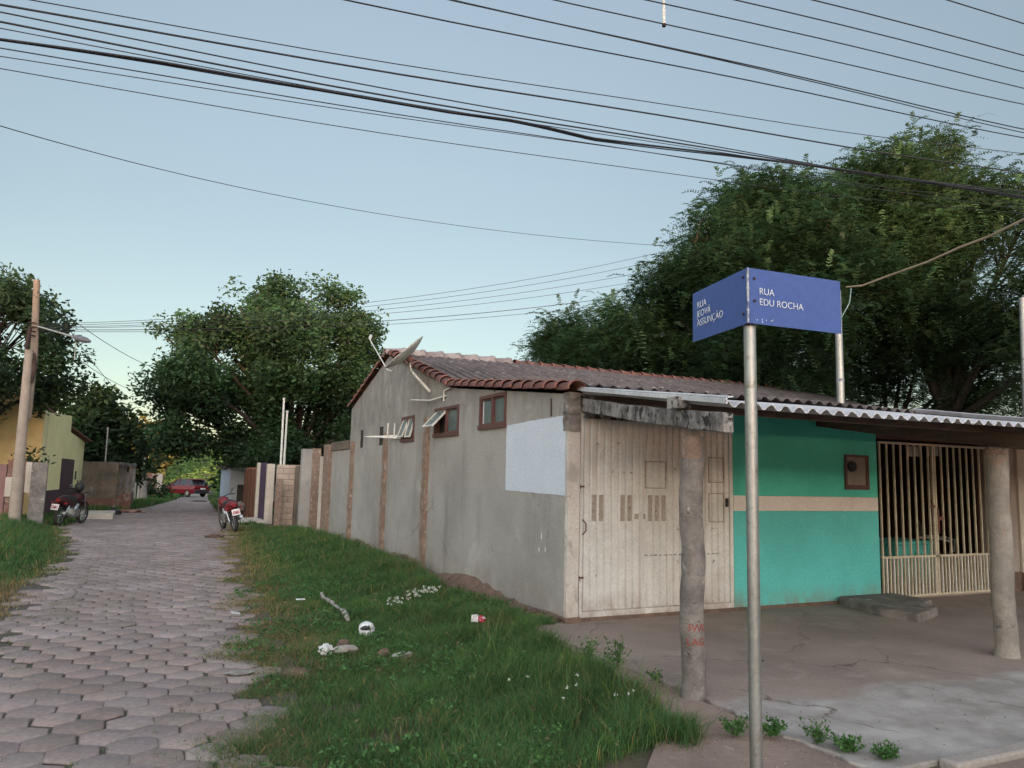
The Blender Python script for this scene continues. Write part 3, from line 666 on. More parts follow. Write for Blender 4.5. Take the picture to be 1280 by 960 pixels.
G.tube([(gx0+.03,FY-.01,.9),(gx0+.05,FY-.05,.94),(gx0+.05,FY-.05,1.02),(gx0+.03,FY-.01,1.06)], .008, 6)
split_build(G, 'gate_hinge', M_frame, H)
mb = MB(); mb.box(6.22, 6.255, FY-.012, FY+.004, 1.20, 1.30); mb.build('keyhole_plate', M_black, H)
# barred gate
B = MB(); bx0, bx1, bz0, bz1 = 8.86, 11.14, .03, 2.07
for z in (bz0, .545, bz1): B.obox((bx0,FY+.02,z),(bx1,FY+.02,z), .03, .03)
xs = list(np.arange(bx0+.02, bx1, .138))
for x in xs: B.obox((x,FY+.02,bz0+.015),(x,FY+.02,bz1-.015), .022, .022, (0,1,0))
for x in (9.93, 9.97): B.obox((x,FY+.02,bz0+.015),(x,FY+.02,bz1-.015), .03, .03, (0,1,0))
bars = B.build('barred_gate', M('cream_bar_paint', (.50,.44,.34), (.40,.33,.23), 6, rough=.6, bump=.1, spots=((.24,.1,.05), 12, .62, .7)), H)
B = MB()
for x in xs[:-1]: B.obox((x+.069,FY+.02,bz0+.015),(x+.069,FY+.02,.53), .024, .024, (0,1,0))
B.build('lower_bars', M('pale_bar_paint', (.58,.54,.48), (.47,.42,.36), 6, rough=.6, bump=.1, spots=((.28,.14,.08), 12, .66, .74)), bars)
B = MB(); B.box(9.84, 9.92, FY-.01, FY+.004, 1.2, 1.24); B.box(10.0, 10.1, FY-.01, FY+.004, 1.03, 1.08); B.box(9.98, 10.0, FY-.01, FY+.004, .85, 1.2); B.build('latch', M_tile, bars)
B = MB(); B.box(9.45, 9.75, FY+.045, FY+.05, 1.9, 2.04, .004); B.box(9.9, 10.12, FY+.045, FY+.05, 1.92, 2.06, .004); split_build(B, 'upper_panel', M_stucco_far, bars)
# room behind the bars
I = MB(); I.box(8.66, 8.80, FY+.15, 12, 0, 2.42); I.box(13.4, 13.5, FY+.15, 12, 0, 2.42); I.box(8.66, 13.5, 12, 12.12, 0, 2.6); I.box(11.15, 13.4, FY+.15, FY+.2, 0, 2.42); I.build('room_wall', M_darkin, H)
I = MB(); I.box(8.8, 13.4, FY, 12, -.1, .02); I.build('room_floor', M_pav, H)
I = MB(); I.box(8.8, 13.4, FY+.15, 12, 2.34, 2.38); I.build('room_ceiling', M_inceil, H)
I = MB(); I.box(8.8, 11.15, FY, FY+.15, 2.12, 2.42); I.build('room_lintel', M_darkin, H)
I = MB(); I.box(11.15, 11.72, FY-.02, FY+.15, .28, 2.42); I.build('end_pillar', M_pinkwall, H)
I = MB(); I.box(11.13, 11.74, FY-.03, FY+.15, -.02, .279, .006); I.build('pillar_base', M_rubble, H)
# neighbour
nb = thing('neighbour_wall', 'pale cream wall at the far right edge beyond the round concrete post', 'wall', (11.74, FY, 0))
I = MB(); I.box(.0, 5, -.05, .15, .27, 2.5); I.build('wall', M_creamwall, nb)
I = MB(); I.box(0, 5, -.07, .15, -.05, .268); I.build('wall_base', M_rubble, nb)

# roofs ---------------------------------------------------------------
def corr(name, prof, x0a, x0b, x1a, x1b, pitch, amp, mat, th=.008, parent=H, wob=.006):
    """prof: (y,z) list; left edge from x0a (first point) to x0b (last)"""
    nwv = int((x1a-x0a)/pitch); nxs = nwv*8
    ys_ = []; 
    for (a, b_) in zip(prof[:-1], prof[1:]):
        k = max(2, int(abs(b_[0]-a[0])/.35))
        ys_ += [(a[0]+(b_[0]-a[0])*i/k, a[1]+(b_[1]-a[1])*i/k) for i in range(k)]
    ys_.append(prof[-1]); m_ = len(ys_)
    top = []; 
    for i, (y, z) in enumerate(ys_):
        t = (y-prof[0][0])/(prof[-1][0]-prof[0][0]); a = x0a+(x0b-x0a)*t; b_ = x1a+(x1b-x1a)*t
        sag = -.012*math.sin(y*1.9)
        for j in range(nxs+1):
            x = a+(b_-a)*j/nxs; top.append((x, y+ (random.uniform(-wob,wob) if i in (0, m_-1) else 0), z+amp*math.cos(j*math.pi/4)+sag+.01*math.sin(x*1.1)))
    w_ = nxs+1; nT = len(top); V = top+[(p[0], p[1], p[2]-th) for p in top]
    fs = []
    for i in range(m_-1):
        for j in range(nxs):
            q = i*w_+j; fs.append((q, q+1, q+w_+1, q+w_)); fs.append((q+nT, q+w_+nT, q+w_+1+nT, q+1+nT))
    for j in range(nxs): fs.append((j, j+nT, j+1+nT, j+1)); q = (m_-1)*w_+j; fs.append((q, q+1, q+1+nT, q+nT))
    for i in range(m_-1): q = i*w_; fs.append((q, q+w_, q+w_+nT, q+nT)); q = i*w_+nxs; fs.append((q, q+nT, q+w_+nT, q+w_))
    mb = MB(); mb.add(V, fs, False); return mb.build(name, mat, parent)
corr('roof', [(6.93,2.50),(10.7,2.90),(14.1,3.83)], 4.13, 4.13, 14.3, 14.3, .177, .026, M_fibre)
corr('roof_rear', [(14.1,3.83),(17.1,2.98)], 4.1, 4.1, 14.3, 14.3, .177, .026, M_fibre)
corr('canopy', [(3.92,2.03),(5.6,2.235),(7.12,2.45)], 3.42, 4.18, 13.6, 14.0, .128, .019, M_fibrew)
corr('canopy_patch', [(3.99,2.085),(5.4,2.265)], 6.95, 7.2, 13.4, 13.6, .128, .019, M_fibrew)
# flat rake strip on the canopy's left edge
mb = MB(); mb.ext([(3.41,3.90,2.005),(4.17,7.14,2.44),(4.17,7.14,2.468),(3.41,3.90,2.043)], (-.012,.004,0)); mb.ext([(3.41,3.90,2.045),(3.46,3.90,2.05),(4.22,7.14,2.475),(4.17,7.14,2.47)], (0,0,.01)); mb.build('canopy_edge_strip', M_ext_white, H)
# terracotta tiles along the side verge and ridge
def tiles(path, L_=.34, r=.105, mat=M_tile, name='edge_tiles', half=(-.15, math.pi+.15)):
    mb = MB(); pts = [Vector(p) for p in path]
    seg = []; 
    for a, b_ in zip(pts[:-1], pts[1:]):
        k = max(1, int((b_-a).length/(L_*.82))); seg += [(a.lerp(b_, i/k), a.lerp(b_, (i+1)/k)) for i in range(k)]
    for a, b_ in seg:
        d = (b_-a).normalized(); b2 = b_+d*.05; s_ = d.cross(Vector((0,0,1))).normalized(); u_ = s_.cross(d)
        jr = random.uniform(-.05,.05); s_ = (s_+u_*jr).normalized(); rows = []
        for t, rr_, lift in ((0, r*1.08, .012), (.12, r*1.1, .012), (.2, r*1.0, .008), (1, r*.84, -.004)):
            c = a.lerp(b2, t)+u_*(lift+random.uniform(-.004,.004))
            for th in (0, -.012):
                for q in range(9):
                    an = half[0]+(half[1]-half[0])*q/8; rows.append(c+s_*math.cos(an)*(rr_+th)+u_*(math.sin(an)*(rr_+th)*.8))
        f = []
        for i in range(3):
            for q in range(8):
                z = i*18+q; f += [(z, z+1, z+19, z+18), (z+9, z+27, z+28, z+10)]
        for i in (0, 3): f += [(i*18+q, i*18+9+q, i*18+10+q, i*18+q+1) for q in range(8)]
        mb.add(rows, f, True)
    return mb.build(name, mat, H)
tiles([(4.07,6.98,2.43),(4.07,10.7,2.84),(4.07,14.0,3.78)])
tiles([(4.07,17.0,2.95),(4.07,14.2,3.78)])
tiles([(6.7,14.1,3.80),(9,14.1,3.79),(14.3,14.1,3.77)], name='ridge_tiles')
tiles([(6.6,14.1,3.79),(4.0,14.1,3.78)], L_=.42, r=.15, mat=M_ridge, name='ridge_caps')
# loose mortar lumps on the roof
mb = MB()
for i in range(10): x_ = random.uniform(4.6, 8); mb.ball((x_, random.uniform(7.0,7.3), 2.53), (.03,.02,.014), 6, 4, .3)
split_build(mb, 'mortar_lump', M_rubblew, H)
# beams, purlins, posts
def beam(xw, xp, name='beam', mat=M_wood):
    dx = (xp-xw)/(4.51-7.17); 
    a = Vector((xw, 7.17, 2.295)); b_ = Vector((xw+dx*(3.95-7.17), 3.95, 1.885)); mb = MB(); n = 14; rows = []
    for i in range(n+1):
        p = a.lerp(b_, i/n); j = lambda: random.uniform(-.006,.006); w_ = .045; h_ = .068 if i else .075
        sag = -.015*math.sin(math.pi*i/n)
        rows += [(p.x-w_+j(), p.y, p.z-h_+sag+j()), (p.x+w_+j(), p.y, p.z-h_+sag+j()), (p.x+w_+j(), p.y, p.z+h_+sag+j()), (p.x-w_+j(), p.y, p.z+h_+sag+j())]
    mb.add(rows, [(i*4+k, i*4+(k+1) % 4, (i+1)*4+(k+1) % 4, (i+1)*4+k) for i in range(n) for k in range(4)]+[(0,1,2,3), (n*4,n*4+1,n*4+2,n*4+3)])
    return mb.build(name, mat, H, .008)
beam(4.27, 3.60); beam(7.75, 7.08, mat=M_woodd); beam(11.2, 10.6, mat=M_woodd)
for (y, z, xa) in ((4.62, 2.06, 3.62), (6.95, 2.36, 4.23)):
    mb = MB(); mb.box(xa, 13.5, y-.035, y+.035, z-.045, z+.045); mb.build('purlin', M_woodd, H, .004)
mb = MB(); mb.box(3.52, 3.64, 4.56, 4.70, 2.03, 2.12); mb.box(4.23, 4.33, 6.9, 7.0, 2.37, 2.44); split_build(mb, 'packing_block', M_wood, H, .004)
mb = MB(); mb.obox((4.23,7.10,2.17),(5.2,7.10,2.16), .03, .05); mb.build('batten', M_wood, H)
def post(x, y, r, z1, mat, rz, topz):
    mb = MB(); n = 30; pts = [(x+.01*math.sin(i*.5), y, -.05+(z1+.05)*i/n) for i in range(n+1)]
    mb.tube(pts, [r*(1.12 if i < 2 else 1.0+.02*math.sin(i*1.7)) for i in range(n+1)], 20, jit=.022)
    o = mb.build('post', mat, H)
    if topz:
        q = MB(); q.tube([(x+.003, y, topz), (x, y, z1+.004)], [r*1.03, r*.98], 16, jit=.05); q.build('broken_post_top', M_brick, o)
    return o
p1 = post(3.60, 4.51, .085, 1.82, M_conc, 0, 1.66)
p2 = post(7.08, 4.48, .094, 1.86, M_conct, 0, 1.80)
p2['label'] = 'right hand round concrete post with reddish foot'
post(10.6, 4.48, .10, 1.86, M_conct, 0, 0)
# roof bracket bits under the tiles
mb = MB(); mb.tube([(SX-.01,10.9,2.70),(SX-.09,11.4,2.66),(SX-.12,12.3,2.74)], .014, 6); mb.tube([(SX-.03,10.95,2.62),(SX-.03,10.95,2.78),(SX-.03,10.7,2.80)], .012, 6); mb.build('wall_conduit', M_pvc, H)
mb = MB()
for y_, z_ in ((7.52,2.18),(9.1,2.6)): mb.tube([(SX-.012,y_,z_),(SX-.012,y_+.01,z_+.2)], .008, 5)
split_build(mb, 'hanging_hook', M_bolt, H)
# roof mast behind the street sign
ms = thing('service_mast', 'galvanised mast standing on the roof behind the street name sign', 'mast', (9.0, 7.9, 2.55))
mb = MB(); mb.tube([(0,0,-.2),(0,0,.45),(0,0,1.75)], [.055,.055,.048], 14); mb.build('pole', M_galv, ms)
mb = MB(); mb.tube([(0,0,.43),(0,0,.46)], .06, 14); mb.build('collar', M_alu, ms); mb = MB(); mb.tube([(0,0,1.74),(0,0,1.80)], [.052,.03], 14); mb.build('cap', M_alu, ms)

# doorstep block
st = MB(); pts = [(7.9,7.12),(9.25,7.12),(9.0,6.35),(8.55,6.2),(7.9,5.86),(7.62,5.92),(7.6,6.4)]
pts = [(7.98,7.13),(8.95,7.13),(8.95,6.55),(8.62,6.42),(8.5,6.15),(8.1,5.98),(7.82,5.9),(7.72,6.3)]
st.ext([(x,y,-.02) for x, y in pts], (0,0,.12)); o = st.build('doorstep', M_conc, None, .025); tag(o, 'broken concrete doorstep below the meter niche of the turquoise wall', 'step')
# things in the room
o = MB().box(10.3, 11.15, 8.1, 8.7, .02, .60).box(10.27, 11.18, 8.07, 8.73, .60, .66).box(10.7,10.76,8.06,8.1,.3,.5).build('storage_chest', M_turq, None, .02); tag(o, 'turquoise chest standing in the dark room behind the barred gate', 'chest')
ch = thing('plastic_chair', 'pale plastic chair with curved arms in the room behind the barred gate', 'chair', (11.55, 8.3, .02), .5)
q = MB(); q.box(-.22,.22,-.2,.2,.40,.43); q.build('seat', M_cloth, ch, .01)
q = MB(); q.ext([(-.22,.2,.42),(.22,.2,.42),(.2,.27,.85),(.1,.29,.93),(-.1,.29,.93),(-.2,.27,.85)], (0,.02,0)); q.build('backrest', M_cloth, ch, .008)
for sx_ in (-1,1):
    q = MB(); q.tube([(sx_*.23,-.18,.42),(sx_*.26,-.2,.62),(sx_*.26,-.05,.66),(sx_*.22,.24,.66)], .02, 6); q.build('armrest', M_pvc, ch)
    for sy_ in (-1,1): q = MB(); q.tube([(sx_*.2,sy_*.18,.41),(sx_*.25,sy_*.23,0)], [.02,.016], 6); q.build('leg', M_pvc, ch)

# ------------------------------------------------------------ satellite dish and wall antenna
dc = onx(507, 443, 3.62)
sdh = thing('satellite_dish', 'tilted grey satellite dish on a white arm at the gable top', 'satellite dish', tuple(onx(538,490,SX)))
off = sdh.location
nrm = (-r0*.66+Vector((0,0,.73))-Vector((.427,.904,0))*.16).normalized()
a_ = nrm.orthogonal().normalized(); b_ = nrm.cross(a_)
mb = MB(); rings = 7; nn = 32; rows = []
for sgn, dt in ((0,0),(1,-.012)):
    for i in range(rings+1):
        rr_ = .40*i/rings; hh = .10*(i/rings)**2
        for k in range(nn):
            t = 2*math.pi*k/nn; rows.append(dc-off+(a_*math.cos(t)+b_*math.sin(t))*rr_+nrm*(hh-.05+dt))
w0 = (rings+1)*nn; f = []
for i in range(rings):
    for k in range(nn):
        q = i*nn+k; q2 = i*nn+(k+1) % nn; f += [(q, q2, q2+nn, q+nn), (q+w0, q+nn+w0, q2+nn+w0, q2+w0)]
for k in range(nn): q = rings*nn+k; q2 = rings*nn+(k+1) % nn; f.append((q, q2, q2+w0, q+w0))
mb.add(rows, f, True); mb.build('dish', M_dish, sdh)
e1 = onx(513, 463, 3.8)-off
mb = MB(); mb.tube([(0,0,0), e1, dc-off-nrm*.07], [.024,.024,.03], 8); mb.build('support_arm', M_pvc, sdh)
mb = MB(); mb.ball(dc-off-nrm*.1, .06, 8, 6); mb.build('bracket', M_tile, sdh)
mb = MB(); mb.tube([dc-off-nrm*.04, onx(490,464,3.62)-off, onx(484,462,3.62)-off, onx(462,424,3.62)-off], .01, 6); mb.build('feed_arm', M_pvc, sdh)
mb = MB(); l_ = onx(462,424,3.62)-off; mb.tube([l_, l_+Vector((.03,0,.08))], .03, 8); mb.build('receiver', M_dish, sdh)
an = thing('wall_antenna', 'small white rod antenna with two upright prongs on the gable wall', 'antenna', tuple(onx(500,546,SX)))
off = an.location
mb = MB(); mb.ext([(0,0,-.03),(-.1,.1,-.04),(-.55,.35,-.01),(-.55,.35,.0),(-.1,.1,.03),(0,0,.04)], (.03,.03,0)); mb.build('boom', M_pvc, an)
for k in (.02, .13):
    mb = MB(); mb.tube([(-.06-k,.08+k*.4,.0),(-.06-k,.08+k*.4,.24)], .016, 6); mb.build('prong', M_pvc, an)

# ------------------------------------------------------------ street sign
sg = thing('street_sign', 'blue two-panel street name sign on a galvanised pole', 'street sign', (2.357, 2.548, -.03))
mb = MB(); mb.tube([(0,0,-.3),(0,0,1.2),(0,0,2.37)], .0262, 24); mb.build('pole', M_galv, sg)
ca, cb = Vector((.995,-.06,0)).normalized(), Vector((.2,.98,0)).normalized()
cn = Vector((2.305, 2.50, 0))-Vector((2.357,2.548,0)); zb, zt_ = 2.182+.03, 2.428+.03
def text_mesh(body, size, name, parent, mat, origin, ex, ez, spacing=1.0, off_=-.012, lift=.003, line=1.0):
    cu = bpy.data.curves.new('t', 'FONT'); cu.body = body; cu.size = size; cu.extrude = .0006; cu.offset = off_*size; cu.space_character = spacing; cu.space_line = line
    ob = bpy.data.objects.new('t', cu); COL.objects.link(ob)
    dg = bpy.context.evaluated_depsgraph_get(); me = bpy.data.meshes.new_from_object(ob.evaluated_get(dg))
    bpy.data.objects.remove(ob); me.name = name; me.materials.clear(); me.materials.append(mat)
    o = bpy.data.objects.new(name, me); COL.objects.link(o); o.parent = parent
    ey = Vector(ez); ex = Vector(ex); nz_ = ex.cross(ey)
    mt = Matrix((ex, ey, nz_)).transposed().to_4x4(); mt.translation = Vector(origin)+nz_*lift; o.matrix_local = mt; return o
Lr, Ll = .525, .51
for (d_, L_, lab, txt, x_, side) in ((ca, Lr, 'right panel reading RUA EDU ROCHA', None, 0, 1), (cb, Ll, 'left panel reading RUA JEOVÁ ASSUNÇÃO', None, 0, -1)):
    n_ = Vector((d_.y, -d_.x, 0)) if side == 1 else Vector((-d_.y, d_.x, 0))
    a = cn+d_*.006; b2 = cn+d_*L_
    mb = MB(); mb.ext([a+Vector((0,0,zb)), b2+Vector((0,0,zb)), b2+Vector((0,0,zt_)), a+Vector((0,0,zt_))], -n_*.004); pn = mb.build('panel', M_sign, sg); pn['label'] = lab
    mb = MB()
    for t, z in ((.035, .045), (.035, .145)) if side == 1 else ((.035,.035),(.035,.20)):
        c = cn+d_*t+Vector((0,0,zt_-z)); mb.tube([c-n_*.004, c+n_*.004], .0065, 10)
    split_build(mb, 'bolt', M_bolt, pn)
    if side == 1:
        text_mesh('RUA\nEDU ROCHA', .0425, 'lettering', pn, M_signtext, cn+d_*.058+Vector((0,0,zt_-.113)), d_, (0,0,1), 1.0, -.012, line=1.12)
    else:
        text_mesh('RUA\nJEOVÁ\nASSUNÇÃO', .048, 'lettering', pn, M_signtext, cn+d_*(L_-.05)+Vector((0,0,zt_-.088)), -d_, (0,0,1), 1.0, -.012, line=.93)
mb = MB(); mb.tube([cn+Vector((0,0,zb)), cn+Vector((0,0,zt_))], .006, 8)
for z in (.05,.15,.22): mb.tube([cn+Vector((0,0,zb+z)), cn+Vector((0,0,zb+z+.01))], .008, 8)
mb.build('corner_edge', M_alu, sg)
mb = MB()
for i in range(12): c = cn+ca*random.uniform(.03,.14)+Vector((0,0,zb+random.uniform(0,.03))); n_ = Vector((ca.y,-ca.x,0)); mb.tube([c, c+n_*.001], random.uniform(.001,.0025), 6)
mb.build('chipped_paint', M_signtext, sg)

# ------------------------------------------------------------ walls and plots beyond the house, right side
def wallbox(name, label, x0, x1, y0, y1, z1, mat, cat='wall', z0=None, extra=None, group=None, cap=None):
    zg = tz((x0+x1)/2, (y0+y1)/2) if z0 is None else z0
    t = thing(name, label, cat, ((x0+x1)/2, (y0+y1)/2, zg), 0, group)
    hx, hy = (x1-x0)/2, (y1-y0)/2
    mb = MB(); mb.box(-hx, hx, -hy, hy, -.3, z1-zg); mb.build('wall', mat, t, .01)
    if cap: mb = MB(); mb.box(-hx-.03, hx+.03, -hy, hy, z1-zg+.001, z1-zg+.2, .01); mb.build('coping', cap, t, .01)
    if extra: extra(t, hx, hy, z1-zg)
    return t
def pilx(t, hx, hy, h):
    for y in (-hy+.2,):
        pass
wallbox('yard_wall', 'low grey rendered yard wall with dark stained coping joined to the gable wall', 4.06, 4.2, 16.96, 18.75, 2.02, M_stucco, cap=M_oldbrick)
wallbox('brick_pillar', 'tall brown brick pillar at the end of the low yard wall', 3.98, 4.2, 18.76, 19.35, 2.18, M_brick, 'pillar')
wallbox('gate_pillar', 'thin pale cement post in the shadow beside the tall brown brick pillar', 4.02, 4.16, 19.7, 19.95, 1.9, M_creamwall, 'pillar')
wallbox('concrete_pillar', 'broad grey and brick gate pillar in front of the pale block wall', 4.0, 4.5, 22.3, 22.6, 2.15, M_stucco, 'pillar', extra=lambda t, hx, hy, h: MB().box(.02, hx+.01, -hy-.02, -hy, -.2, h+.02, .006).build('brick_face', M_brick, t))
wallbox('recess_wall', 'dark blackened wall recessed between the two gate pillars', 4.6, 4.75, 19.4, 27, 1.7, M_oldbrick)
wallbox('block_wall', 'pale cement block wall facing the camera behind the overgrown grass', 4.0, 5.2, 26.9, 27.05, 1.72, M_block)
wallbox('broken_pillar', 'short broken brown pillar standing before the pale block wall', 3.95, 4.15, 26.5, 26.7, 1.25, M_brick, 'pillar')
wallbox('white_pillar', 'white plastered post right of the purple post', 3.86, 4.12, 28.2, 28.4, 1.75, M_creamwall, 'pillar', z0=-.3)
wallbox('purple_post', 'dark purple post between two white posts', 3.78, 4.02, 29.2, 29.4, 1.8, M_purple, 'post')
wallbox('cream_post', 'white plastered post left of the purple post', 3.8, 4.0, 30.4, 30.6, 1.8, M_creamwall, 'post')
wallbox('rust_fence', 'rust brown board fence beyond the purple post', 3.85, 3.95, 31, 35, 1.55, M_rust, 'fence', extra=lambda t, hx, hy, h: [MB().box(-hx-.03, hx, y, y+.08, -.2, h+.08).build('board', M_rust, t) for y in (-1.9,-.9,.1,1.1)])
bh = thing('blue_house', 'small pale blue building with dark doorway beyond the rust fence', 'house', (4.2, 41, tz(4.2, 41)))
q = MB(); q.box(-.55,2.5,-2,3,.0,2.1); q.build('wall', M_bluewall, bh)
q = MB(); q.box(-.2,.15,-2.03,-2.0,0,1.3); q.box(.4,.7,-2.03,-2.0,.8,1.3); q.build('doorway', M_black, bh)  # flat black slabs stand in for the unlit interior
q = MB(); q.box(-.56,2.5,-2.02,3,-.4,.5); q.build('dado', M_rust, bh)
q = MB(); q.ext([(-.8,-2.2,2.1),(-.8,3.2,2.1),(-.8,3.2,2.16),(-.8,-2.2,2.2)], (3.5,0,.3)); q.build('roof', M_fibre, bh)
wallbox('driveway_ramp', 'white concrete ramp at the right verge beside the purple post', 2.75, 3.85, 27.6, 29.8, float(tz(3,28.5))+.12, M_creamwall, 'ramp')
for (px, py0, D, lab) in ((355, 500, 29, 'taller of two thin white poles rising behind the pale block wall'), (359, 516, 29.4, 'shorter of two thin white poles rising behind the pale block wall')):
    b0 = at(px-4 if px < 357 else px-5, 590, D); t = thing('antenna_pole', lab, 'pole', (b0.x, b0.y, tz(b0.x, b0.y)), 0, 'thin white poles behind the block wall')
    tp = at(px, py0, D)-t.location; mb = MB(); mb.tube([(0,0,-.1), (tp.x, tp.y, tp.z)], [.045, .035], 8); mb.build('shaft', M_pvc, t)
    mb = MB(); mb.tube([tp, tp+Vector((0,0,.08))], .05, 8); mb.build('cap', M_pvc, t)

# ------------------------------------------------------------ left side
yh = thing('yellow_house', 'pale yellow-green house with maroon dado and ochre gable end behind the parked motorcycle', 'house', (-3.2, 29.8, -.3))
A = Vector((0,0,0)); Bv = Vector((.62, 9.6, -.05)); dirn = (Bv-A).normalized(); nl = Vector((-dirn.y, dirn.x, 0))
def wq(s0, s1, z0a, z0b, z1a, z1b, th, name, mat, out=0):
    p = [A+dirn*s0-nl*out+Vector((0,0,z0a)), A+dirn*s1-nl*out+Vector((0,0,z0b)), A+dirn*s1-nl*out+Vector((0,0,z1b)), A+dirn*s0-nl*out+Vector((0,0,z1a))]
    return MB().ext(p, nl*th).build(name, mat, yh)
wq(0, 9.6, .95, .95, 3.55, 2.95, .2, 'street_wall', M_yellow)
wq(0, 5.6, 3.5, 3.2, 3.6, 3.85, .2, 'parapet', M_yellow, -.002)
wq(0, 9.6, -.4, -.4, .95, .95, .24, 'dado', M_maroon, .02)
d_ = wq(4.1, 7.0, .95, .95, 2.12, 2.12, .05, 'door', M_maroon, .03)
wq(7.6, 7.95, 1.3, 1.3, 1.65, 1.65, .04, 'vent_dark_panel', M_black, .015)  # black slab for the shade inside this vent
for s_ in (8.4, 9.1): wq(s_, s_+.25, .97, .97, 1.25, 1.25, .03, 'stain_mark', M_maroon, .012)
q = MB(); q.ext([(0,0,-.3),(-7,0,-.3),(-7,0,3.2),(-2.2,0,4.9),(0,0,3.6)], (0,.2,0)); q.build('gable_wall', M_ochre, yh)
q = MB(); q.ext([(-7.2,-.1,3.2),(-2.2,-.1,5.0),(.1,-.1,3.68),(.1,-.1,3.74),(-2.2,-.1,5.08),(-7.2,-.1,3.28)], (0,9.8,0)); q.build('roof', M_tile, yh)
q = MB(); q.obox((.15,5.5,3.45),(.75,9.8,2.95), .3, .05); q.build('eave', M_tile, yh)
fwl = at(14, 630, 26.5)
wallbox('front_wall', 'faded pink yard wall behind the utility pole', -9, -3.75, 27.2, 27.4, 1.52, M_lilac)
t = thing('meter_pillar', 'narrow brick pillar with a white meter box between the utility pole and the yellow house', 'pillar', (-3.42, 27.0, -.2))
q = MB(); q.box(-.27,.18,-.1,.1,-.2,1.85); q.build('brickwork', M_redbrick, t)
q = MB(); q.box(-.29,.0,-.16,-.1,.78,1.35); q.build('meter_box', M_creamwall, t)
q = MB(); q.box(.181,.33,-.1,.1,.9,1.8, .01); q.build('white_post', M_creamwall, t)
wallbox('grey_pillar', 'grey concrete pillar at the left corner of the yellow house', -3.02, -2.62, 26.3, 26.5, 1.60, M_conc, 'pillar', z0=-.3)
# ruined walls
t = thing('ruined_wall', 'blackened ruined wall with empty openings right of the yellow house', 'wall', (-2.3, 40, -.45))
q = MB(); q.box(-.4,1.15,0,.2,-.2,2.2); q.build('front_panel', M_oldbrick, t)
q = MB(); q.box(-.4,1.15,-.02,.0,-.2,.55,.01); q.build('red_base', M_redbrick, t)
for k in range(5):
    q = MB(); q.box(1.16+.12*k,1.32+.12*k,.4+1.5*k,.75+1.5*k,-.2,2.2-.05*(k%2)-(.5 if k==2 else 0),.02); q.build('column', M_oldbrick if k % 2 else M_conc, t)
q = MB(); q.box(1.2,1.75,.3,6.8,-.2,.7,.05); q.build('low_wall', M_redbrick, t)
q = MB(); q.ext([(1.15,.2,2.05),(1.7,6.8,2.0),(1.7,6.8,2.15),(1.15,.2,2.2)], (.12,0,0)); q.build('beam', M_conc, t)
b0 = at(131, 588, 42); t = thing('television_mast', 'thin grey mast rising behind the ruined wall', 'mast', (b0.x, b0.y, -.4)); tp = at(135, 537, 42)-t.location
MB().tube([(0,0,0), tp], .035, 6).build('shaft', M_galv, t); MB().tube([tp,tp+Vector((0,0,.08))], .05, 6).build('cap', M_galv, t)
b0 = at(180, 612, 58); t = thing('far_utility_pole', 'distant concrete pole above the far left verge', 'pole', (b0.x, b0.y, tz(b0.x,b0.y))); tp = at(180, 535, 58)-t.location
MB().tube([(0,0,-.2), tp], [.26,.18], 8).build('shaft', M_conct, t); MB().tube([tp, tp+Vector((0,0,.1))], .14, 8).build('cap', M_conct, t)
wallbox('far_wall', 'low distant brick wall left of the red car', -1.2+.9, 1.3, 66, 66.3, 1.1, M_redbrick, extra=lambda t, hx, hy, h: MB().box(hx-.5, hx-.1, -hy-.05, -hy, -.2, h).build('pale_post', M_creamwall, t))
for k, (px, py) in enumerate(((168,606),(173,607))):
    b0 = at(px, 616, 55); h_ = [1.2,1.0][k]; o = MB().tube([(0,0,-.2),(0,0,h_)], [.09,.07], 6).build('fence_post', M_creamwall); o.location = (b0.x, b0.y, tz(b0.x,b0.y)); tag(o, ['taller white post in the grass left of the distant pole','shorter white post in the grass left of the distant pole'][k], 'post', 'white posts in the far verge')
wallbox('white_slab', 'white concrete slab lying on the left verge behind the parked motorcycle', -2.25, -.95, 31.2, 33.4, -.14, M_creamwall, 'slab', z0=-.4)
o = MB().ball((0,0,0), (.3,.22,.16), 10, 6, .2).build('dark_sack', M_black); o.location = (-1.1, 35.2, tz(-1.1,35.2)+.1); tag(o, 'dark rubbish sack on the left verge beyond the white slab', 'sack')
o = MB().ball((0,0,0), (.5,.4,.1), 10, 6, .3).build('rubble_pile', M_redbrick); o.location = (-.5, 37, tz(-.5,37)+.05); tag(o, 'small pile of red brick rubble on the left road edge', 'rubble')

# utility pole with lamp
pb = at(20, 632, 24.2); up_ = thing('utility_pole', 'tall leaning concrete utility pole with a street lamp at the left edge', 'utility pole', (pb.x, pb.y, tz(pb.x,pb.y)-.1))
j1 = at(36.5, 437, 24.2)-up_.location; t1 = at(46, 350, 24.3)-up_.location
M_tanpole = M('tan_concrete', (.33,.27,.22), (.25,.2,.165), 3, spots=((.15,.12,.1), 6, .6, .7))
MB().tube([(0,0,-.2), j1], [.155,.10], 14).build('lower_shaft', M_tanpole, up_)
MB().tube([j1*.62+Vector((.08,.15,0)), j1+Vector((.1,.15,0)), t1], [.095,.095,.08], 12).build('upper_shaft', M('tan_pole', (.27,.20,.155), (.20,.15,.12), 3), up_)
q = MB()
for k in range(4): c = j1.lerp(t1, .2+.06*k); q.torus(c+Vector((0,.05,0)), .10, .018, 'z', 14, 5)
c = j1.lerp(t1, .0); q.tube([c+Vector((.12,0,-.1)), c+Vector((.2,-.05,-.5)), c+Vector((.12,0,-.9))], .04, 6); q.tube([c+Vector((.0,-.14,.6)), c+Vector((-.05,-.16,0))], .05, 6)
q.build('cable_clamp', M_bolt, up_)
